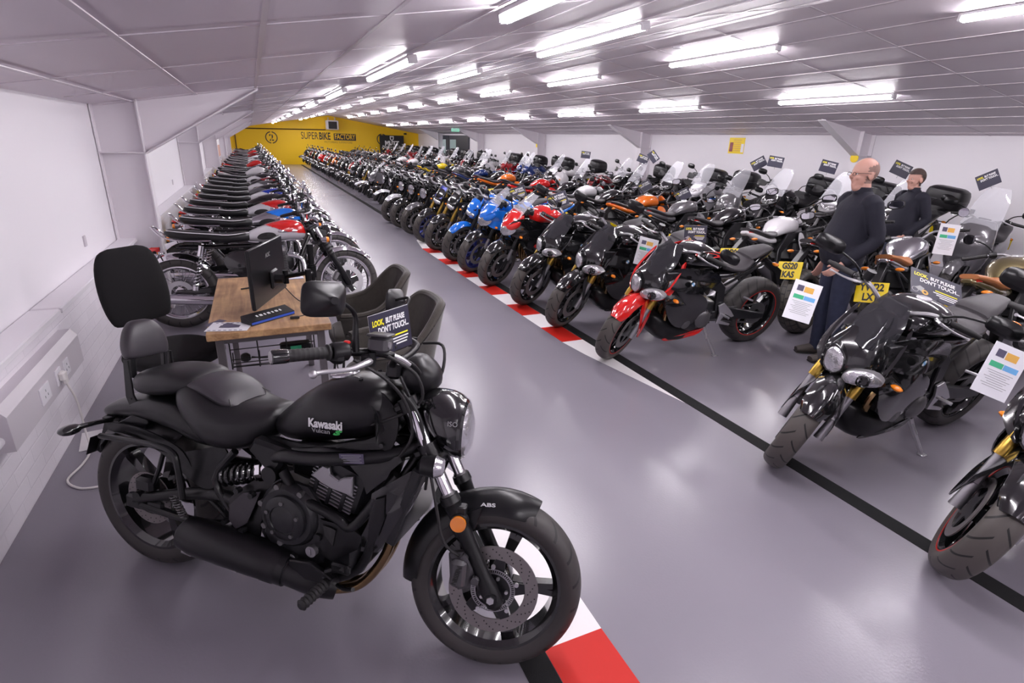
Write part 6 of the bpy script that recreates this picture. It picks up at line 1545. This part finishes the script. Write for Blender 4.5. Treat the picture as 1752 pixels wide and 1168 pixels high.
    for h0, k0, a0, fx in hip:
        s_ = 1 if h0[1] > 0 else -1
        sh = J(body([(-.085, .045, .035, .030), (-.06, .055, .050, .038), (.0, .055, .055, .042), (.06, .045, .042, .046), (.13, .036, .030, .048), (.175, .030, .020, .035)], 20, 3, 2.4))
        g = TX(sh, Matrix.Translation((a0[0], a0[1], 0)) @ Matrix.Rotation(R(6 * s_), 4, 'Z'))
        so = obj('shoe', g, 'shoe', r)
        obj('sole', TX(body([(-.088, .009, .008, .034), (-.04, .009, .008, .040), (.06, .009, .008, .048), (.13, .009, .008, .049), (.178, .009, .008, .035)], 20, 2, 2.4), Matrix.Translation((a0[0], a0[1], 0)) @ Matrix.Rotation(R(6 * s_), 4, 'Z')), 'sole', so)
    Rz = lambda g: rot(g, 'Z', look, (-.02, 0, 1.5))
    for s_ in (1, -1):
        e = obj('eye', Rz(ball((.074, s_ * .030, 1.573), (.009, .010, .006), 12, 8)), 'text_white', r)
        obj('iris', Rz(ball((.0815, s_ * .031, 1.573), (.003, .005, .005), 8, 6)), 'text_black', e)
    if glasses:
        g = []
        for s_ in (1, -1):
            g.append(tube([(.100 - abs(q[0]) * .2, s_ * (.034 + q[0]), 1.572 + q[1]) for q in [(.024 * math.cos(a), .013 * math.sin(a)) for a in [2 * PI * j / 16 for j in range(17)]]], .0016, 5))
            g.append(tube([(.100, s_ * .058, 1.578), (.06, s_ * .078, 1.580), (-.01, s_ * .086, 1.578), (-.03, s_ * .084, 1.562)], .0018, 5, 2))
        g.append(tube([(.106, -.010, 1.576), (.108, 0, 1.579), (.106, .010, 1.576)], .0015, 5))
        obj('glasses', Rz(J(*g)), 'text_black', r)
    HV, HF = remesh(J(*H), .0045, 4)
    def sel(test, off):
        keep = [f for f in HF if test([sum(HV[i][q] for i in f) / len(f) for q in range(3)])]
        use = sorted({i for f in keep for i in f}); ix = {q: j for j, q in enumerate(use)}
        def push(p):
            d = (Vector(p) - Vector((-.012, 0, 1.585))).normalized(); return tuple(Vector(p) + d * off)
        return [push(HV[i]) for i in use], [tuple(ix[i] for i in f) for f in keep]
    if hair == 'bald':      # short grey fringe round the sides and back
        obj('hair', sel(lambda c: c[0] < .012 + .006 * math.sin(c[2] * 300) and 1.505 < c[2] < 1.625 - .35 * (c[0] - .01) + .004 * math.sin(c[0] * 260) and not (abs(c[1]) > .068 and 1.52 < c[2] < 1.592 and c[0] > -.045), .0025), 'hair_grey', r, smooth=80)
    else:
        obj('hair', sel(lambda c: (c[2] > 1.628 - .25 * max(0, -c[0] + .02) or (c[0] < -.012 and c[2] > 1.50)) and not (abs(c[1]) > .070 and 1.52 < c[2] < 1.59), .012), 'hair_dark', r, smooth=80)
    return r

person(4.37, 2.96, math.atan2(.40, -.92), .985, 'balding man in glasses, dark navy jumper and jeans standing among the motorcycles, facing left', girth=1.0)
person(7.02, 4.12, math.atan2(.30, -.95), .915, 'shorter dark-haired person in a dark top in the background behind the man', hair='dark', glasses=False, girth=.9)

# ------------------------------------------------------------------ the machines, row by row
K = cruiser()
kF, kR = Vector((.634, 1.262, 0)), Vector((-.540, 2.310, 0))
place(K.root, *(kF + kR).xy * .5, math.atan2(-1.048, 1.174), 8)
ORD = ['nearest', 'second', 'third', 'fourth', 'fifth', 'sixth', 'seventh', 'eighth', 'ninth', 'tenth', 'eleventh', 'twelfth', 'thirteenth', 'fourteenth', 'fifteenth', 'sixteenth', 'seventeenth', 'eighteenth', 'nineteenth', 'twentieth']
def ordn(i):
    if i < 20: return ORD[i]
    t = ['twenty', 'thirty', 'forty'][(i + 1) // 10 - 2]; u = (i + 1) % 10
    return (t + '-' + ['', 'first', 'second', 'third', 'fourth', 'fifth', 'sixth', 'seventh', 'eighth', 'ninth'][u]) if u else {20: 'twentieth', 30: 'thirtieth', 40: 'fortieth'}[i + 1]

G1 = 'motorcycles in the front row of the right-hand block'
def front_label(c, kind, i): return '%s %s motorcycle, %s from the camera in the right-hand front row' % (c, kind, ordn(i))
X1 = 2.61 + .715
SG = (.715, .30, 25)
FA = fighter('paint_black', 'paint_black', 'paint_black', line='red_line', steer=24)
place(FA.root, X1, .95, PI, 9, 'black streetfighter motorcycle cut off by the right picture edge, red rim stripe', G1)
copy_bike(FA.root, (X1, 1.84), PI, 10, {'red_line': 'black_satin'}, 27, 'black streetfighter motorcycle standing alone on the tape line at the right, gold forks', G1, SG)
FR = fighter('paint_black', 'paint_red', 'paint_red', line='red_line', steer=28)
place(FR.root, X1, 3.57, PI, 10, 'black streetfighter motorcycle with bright red front mudguard and red trim', G1)
obj('tank_flash', both(pan([(.26, .955, .135), (.12, .975, .135), (-.04, .945, .125), (-.06, .90, .135), (.02, .925, .155), (.18, .93, .165)], .004, .006)), 'paint_red', FR.root)
copy_bike(FA.root, (X1 + .01, 4.46), PI, 10, {'red_line': 'black_satin'}, 26, 'glossy black streetfighter motorcycle right behind the red and black one', G1, SG)
copy_bike(FA.root, (X1 + .01, 5.27), PI, 9, {'red_line': 'black_satin'}, 25, 'glossy black streetfighter motorcycle in front of the red faired one', G1, SG)
FD = faired('paint_red', steer=26)
place(FD.root, X1 - .02, 6.17, PI, 9, 'red faired sports motorcycle with a clear screen in the front row', G1)
copy_bike(FD.root, (X1 - .01, 6.95), PI, 9, {'paint_red': 'paint_blue', 'rim_gloss': 'blue_rim', 'fairing_side': 'paint_blue'}, 26, 'bright blue faired sports motorcycle beside the red faired one', G1, SG)
NG = (.71, .30, 25)
NC = naked('paint_black', lamp='cowl', steer=26, rim='black_gloss')
place(NC.root, X1, 8.60, PI, 9, 'black naked motorcycle with gold forks and black mudguard, behind the blue naked one', G1)
copy_bike(NC.root, (X1 + .01, 7.72), PI, 9, {'paint_black': 'paint_blue', 'fairing_side': 'paint_blue', 'gold': 'black_satin'}, 26, 'blue and black naked motorcycle with a blue front mudguard', G1, NG)
copy_bike(NC.root, (X1 + .02, 9.40), PI, 9, {'black_gloss': 'blue_rim'}, 26, 'black naked motorcycle with gold forks where the kerb strip ends', G1, NG)
NR = naked('paint_black', guard='paint_grey', lamp='round', usd=False, forkm='black_satin', steer=24)
place(NR.root, X1 + .02, 10.28, PI, 9, 'black round-lamp motorcycle, nearest of the round-lamp machines in the front row', G1)
copy_bike(NR.root, (X1, 11.08), PI, 9, {'paint_grey': 'paint_black'}, 24, 'black round-lamp motorcycle with black mudguard, second of the round-lamp ones', G1, NG)
copy_bike(NR.root, (X1, 11.90), PI, 9, {'paint_grey': 'paint_silver'}, 22, 'black round-lamp motorcycle with a silver mudguard in the front row', G1, NG)

FARM = {}
def far_variants():
    for k_, s_ in (('naked', NC.root), ('round', NR.root), ('faired', FD.root)): FARM[k_] = far_mesh(s_, 'motorcycle')
far_variants()
NAMES = {'paint_black': 'black', 'paint_grey': 'grey', 'paint_silver': 'silver', 'paint_white': 'white', 'paint_red': 'red', 'paint_darkred': 'dark red', 'paint_blue': 'blue', 'paint_navy': 'navy', 'paint_deepblue': 'deep blue', 'paint_orange': 'orange', 'paint_yellow': 'yellow', 'paint_green': 'green', 'paint_olive': 'bronze'}
KIND = {'naked': 'naked', 'round': 'round-lamp', 'faired': 'faired', 'tourer': 'tall touring', 'scooter': 'big scooter', 'classic': 'classic'}
def far_bike(kind, x, y, yaw, lean, remap, label, group):
    me = FARM[kind]
    o = bpy.data.objects.new('motorcycle', me); COL.objects.link(o)
    o.location = (x, y, .002); o.rotation_euler = (R(-lean), 0, yaw)
    if remap:
        for sl in o.material_slots:
            if sl.material and sl.material.name in remap:
                nm = remap[sl.material.name]; sl.link = 'OBJECT'; sl.material = M(nm)
    o['label'] = label; o['category'] = 'motorcycle'; o['group'] = group
    return o
rnd = random.Random(11)
i = 12
y = 12.80
base = {'naked': 'paint_black', 'round': 'paint_black', 'faired': 'paint_red'}
far_set = {0: ('round', 'paint_black', 'paint_silver'), 1: ('round', 'paint_black', 'paint_black'), 2: ('faired', 'paint_grey', None), 3: ('round', 'paint_silver', 'paint_silver'), 16: ('faired', 'paint_red', None), 17: ('naked', 'paint_red', None), 12: ('naked', 'paint_orange', None), 18: ('naked', 'paint_white', None), 20: ('naked', 'paint_yellow', None)}
j = 0
while y < 36.2:
    kd, c, g = far_set.get(j, (rnd.choice(['naked', 'naked', 'round', 'faired']), rnd.choice(['paint_black', 'paint_black', 'paint_black', 'paint_grey', 'paint_black', 'paint_silver', 'paint_white', 'paint_darkred']), None))
    rm = {base[kd]: c}
    if g: rm['paint_grey'] = g
    if rnd.random() < .3: rm['black_gloss'] = 'orange_rim' if 11 <= j <= 13 else 'black_gloss'
    if rnd.random() < .6: rm['gold'] = 'black_satin'
    if kd == 'faired' and rnd.random() < .6: rm['fairing_side'] = c
    far_bike(kd, X1 + rnd.uniform(-.04, .05), y, PI + rnd.uniform(-.05, .05), 8 + rnd.uniform(-2, 2), rm, front_label(NAMES[c], KIND[kd], i), G1)
    y += .87; i += 1; j += 1

# second row, tails towards the aisle
G2 = 'motorcycles in the middle row of the right-hand block'
def mid_label(c, kind, i): return '%s %s motorcycle, %s from the camera in the middle row' % (c, kind, ordn(i))
RT = naked('brushed', guard='black_satin', lamp='round', forkm='gold', seatm='leather_tan', steer=20, tyf='rubber_knobbly', pl=('YW22', 'LXT'))
place(RT.root, 5.40, 2.97, R(20), 8, 'silver-tanked roadster motorcycle with plate YW22 LXT beside the balding man', G2)
copy_bike(RT.root, (5.27, 2.10), R(6), 8, {'brushed': 'paint_olive'}, 10, 'bronze-tanked roadster motorcycle with a tan seat at the right', G2, NG)
SP = naked('paint_black', lamp='cowl', forkm='black_satin', steer=14, pl=('GS20', 'KAS'), seatm='seat_grey')
place(SP.root, 5.46, 3.70, R(14), 8, 'black sports motorcycle with number plate GS20 KAS left of the man', G2)
for o in [o for o in bpy.data.objects if o.parent in (SP.root,) and o.name.startswith('rear_wheel')]:
    for c in o.children:
        if c.name.startswith('tyre'): c.material_slots[0].link = 'OBJECT'; c.material_slots[0].material = M('rubber_knobbly')
def swap_plate(root, t1, t2):
    for h in root.children:
        for c in h.children:
            if c.name.startswith('plate_letters'):
                z, tall, x = .83, .36, -.62
                px, pz = x - .325, z - tall + .19
                g = J(mv(text(t1, .082, .001, bold=.003, sx=.78), 0, 0, .040), mv(text(t2, .082, .001, bold=.003, sx=.78), 0, 0, -.042))
                g = TX(g, Matrix.Translation((px - .012, 0, pz - .02)) @ Matrix.Rotation(-PI / 2, 4, 'Z'))
                c.data = mesh('plate_letters', rot(g, 'Y', 22, (px, 0, pz)), 'text_black', 0)
b2 = copy_bike(SP.root, (5.42, 4.42), R(14), 8, {'paint_black': 'paint_white'}, 10, 'white-tanked sports motorcycle with yellow plate GY20 left of the man', G2, NG); swap_plate(b2, 'GY20', 'NVX')
b3 = copy_bike(SP.root, (5.50, 5.30), R(10), 8, {}, 10, 'dark motorcycle with yellow number plate WM11 ASO behind the red-trimmed one', G2, NG); swap_plate(b3, 'WM11', 'ASO')
copy_bike(RT.root, (5.36, 1.24), R(12), 8, {'brushed': 'paint_black', 'leather_tan': 'seat_grey'}, 10, 'black roadster motorcycle at the right edge in front of the bronze one', G2, NG)
cols = ['paint_grey', 'paint_orange', 'paint_black', 'paint_white', 'paint_black', 'paint_red', 'paint_black', 'paint_orange', 'paint_black', 'paint_navy', 'paint_black', 'paint_grey', 'paint_black', 'paint_yellow', 'paint_black']
y = 6.24; i = 7; j = 0
while y < 36.2:
    c = cols[j] if j < len(cols) else rnd.choice(['paint_black', 'paint_black', 'paint_black', 'paint_black', 'paint_grey', 'paint_silver', 'paint_red', 'paint_white', 'paint_black', 'paint_navy'])
    kd = rnd.choice(['naked', 'naked', 'faired', 'round'])
    yaw = R(8) + rnd.uniform(-.06, .06)
    if y < 9.6:
        copy_bike(SP.root if j % 2 else NR.root, (5.52 + rnd.uniform(-.05, .05), y), yaw, 8, {'paint_black': c}, 6, mid_label(NAMES[c], 'naked' if j % 2 else 'round-lamp', i), G2, NG)
    else:
        far_bike(kd, 5.52 + (.09 if i % 2 else -.09), y, yaw, 8, {base[kd]: c, 'gold': 'black_satin'}, mid_label(NAMES[c], KIND[kd], i), G2)
    y += .88; i += 1; j += 1

# third row along the right wall: tall machines with screens
G3 = 'tall motorcycles and scooters along the right-hand wall'
def wall_label(c, kind, i): return '%s %s, %s from the camera in the wall row' % (c, kind, ordn(i))
TG = (.76, .325, 26)
TA = tourer('paint_grey', box_=True)
place(TA.root, 8.25, 5.84, PI + .15, 8, 'grey touring motorcycle with tall clear screen and black top box', G3)
TB = scooter('paint_grey', tall=.44)
place(TB.root, 8.20, 3.92, PI + .25, 7, 'dark grey maxi scooter with a wide clear screen right of the two people', G3)
ys3 = [(1.15, 't', 'paint_black'), (2.05, 's', 'paint_black'), (2.98, 't', 'paint_white'), (4.88, 't', 'paint_black'), (6.86, 't', 'paint_black'), (7.74, 's', 'paint_grey'), (8.60, 't', 'paint_silver'), (9.48, 't', 'paint_black')]
i = 0
for (yy, t_, c) in ys3:
    src = TA.root if t_ == 't' else TB.root
    sc = {'paint_black': 'screen_clear'}.get(c, 'screen_clear')
    copy_bike(src, (8.22, yy), PI + .12, 8, {'paint_grey': c, 'screen_clear': sc}, 8, wall_label(NAMES[c], 'touring motorcycle' if t_ == 't' else 'maxi scooter', i), G3, TG if t_ == 't' else (.76, .27, 26)); i += 1
FARM['tourer'] = far_mesh(TA.root, 'motorcycle')
FARM['scooter'] = far_mesh(TB.root, 'motorcycle')
y = 10.45; i = 10
while y < 36.2:
    kd = rnd.choice(['tourer', 'scooter', 'naked', 'faired', 'tourer'])
    c = rnd.choice(['paint_black', 'paint_grey', 'paint_black', 'paint_white', 'paint_silver', 'paint_navy', 'paint_black', 'paint_darkred', 'paint_black', 'paint_black'])
    side = .11 if i % 2 else -.11
    bs = {'tourer': 'paint_grey', 'scooter': 'paint_grey'}.get(kd, base.get(kd))
    far_bike(kd, 8.24 + side, y, PI + rnd.uniform(-.05, .12), 8, {bs: c, 'gold': 'black_satin', 'fairing_side': c}, wall_label(NAMES[c], {'tourer': 'touring motorcycle', 'scooter': 'maxi scooter', 'naked': 'naked motorcycle', 'faired': 'faired motorcycle'}[kd], i), G3)
    y += .90; i += 1

# left row of classics, noses to the aisle
G4 = 'classic motorcycles in the row along the left wall'
def left_label(c, i): return '%s classic motorcycle, %s from the desk in the left row' % (c, ordn(i))
CL = classic('paint_red', 'tank_white', steer=8)
place(CL.root, .0, 5.58, 0, 6, 'red and silver classic motorcycle with chrome silencer, nearest the desk', G4)
CG = (.72, .325, 26)
left = [(6.52, 'paint_blue', 'brushed', 'blue and silver', 'leather'), (7.40, 'paint_red', 'tank_white', 'red and white', 'leather'), (8.22, 'paint_black', 'paint_black', 'black', 'leather'),
        (9.02, 'paint_deepblue', 'tank_white', 'deep blue and silver', 'leather'), (9.85, 'paint_black', 'paint_grey', 'black and grey', 'leather'), (10.65, 'paint_grey', 'tank_white', 'grey and silver', 'leather'), (11.5, 'paint_darkred', 'paint_black', 'dark red and black', 'leather')]
for i, (yy, a, l_, nm, sm_) in enumerate(left):
    copy_bike(CL.root, (rnd.uniform(-.03, .03), yy), rnd.uniform(-.03, .03), 6, {'paint_red': a, 'tank_white': l_}, 8, left_label(nm, i + 1), G4, CG)
FARM['classic'] = far_mesh(CL.root, 'motorcycle')
y = 12.5; i = 8
while y < 36.4:
    kd = rnd.choice(['classic', 'classic', 'naked', 'round', 'classic'])
    c = rnd.choice(['paint_black', 'paint_white', 'paint_silver', 'paint_darkred', 'paint_black', 'paint_grey', 'paint_red'])
    rm = {'paint_red': c, 'tank_white': rnd.choice(['tank_white', 'paint_black', 'paint_white'])} if kd == 'classic' else {'paint_black': c, 'gold': 'black_satin'}
    far_bike(kd, (.06 if i % 2 else -.05), y, rnd.uniform(-.02, .02), 6, rm, '%s %s motorcycle, %s from the desk in the left row' % (NAMES[c], KIND[kd], ordn(i)), G4)
    y += .90; i += 1

# cards and price sheets
card((.345, 1.675, 1.115), -52, 2, -8, 'dark warning card reading LOOK, BUT PLEASE DON\'T TOUCH on the cruiser handlebar', w=.19)
card((3.34, 3.60, 1.02), -115, 0, -8, 'dark warning card standing on the red-trimmed streetfighter', w=.19)
card((3.08, 5.55, 1.10), -120, -22, -10, 'dark warning card on the black machine before the red faired one', w=.22)
card((3.0, 6.45, 1.10), -120, -20, -10, 'dark warning card on the red faired motorcycle', w=.2)
card((4.09, 2.08, .865), -105, 30, -52, 'large dark warning card lying tilted on the tail of the lone black machine at right', w=.34)
card((5.15, 3.35, 1.12), -115, 6, -5, 'dark warning card behind the back of the balding man', w=.26)
sheet((3.02, 3.82, .84), -112, 12, -10, 'white price sheet hanging before the red-trimmed streetfighter', w=.17)
sheet((2.60, 1.93, .945), -118, 14, -12, 'white price sheet hanging from the grip of the lone black streetfighter')
sheet((2.62, 1.02, .90), -118, 20, -12, 'white price sheet at the right edge of the picture')
sheet((4.95, 2.55, 1.08), -112, 5, -5, 'white price sheet in front of the maxi scooter at right', w=.17)
for (X_, Y_, Z_, rl, lb) in ((7.72, 7.08, 1.49, -32, 'left one of the close pair'), (7.74, 6.76, 1.53, 8, 'right one of the close pair'), (7.75, 5.81, 1.50, 12, 'just left of the balding man\'s head'),
                             (7.75, 4.76, 1.52, 22, 'between the two people'), (7.75, 3.75, 1.46, -28, 'above the wide screen of the maxi scooter'), (7.75, 12.65, 1.45, 5, 'farthest along the white wall'), (7.75, 10.27, 1.44, 20, 'left of the steel column'), (7.75, 9.92, 1.50, 50, 'right of the steel column')):
    card((X_, Y_, Z_), -125, rl, -6, 'dark warning card against the white wall, ' + lb, w=.235, full=False, grp='warning cards above the wall row')
for (X_, Y_, Z_) in ((6.3, 7.2, .98), (6.6, 8.6, 1.0)):
    card((X_, Y_, Z_), -120, -30, -10, 'dark warning card on the middle row, %s of two beyond the red-trimmed machine' % ('nearer' if Y_ < 8 else 'farther'), w=.24, full=False)
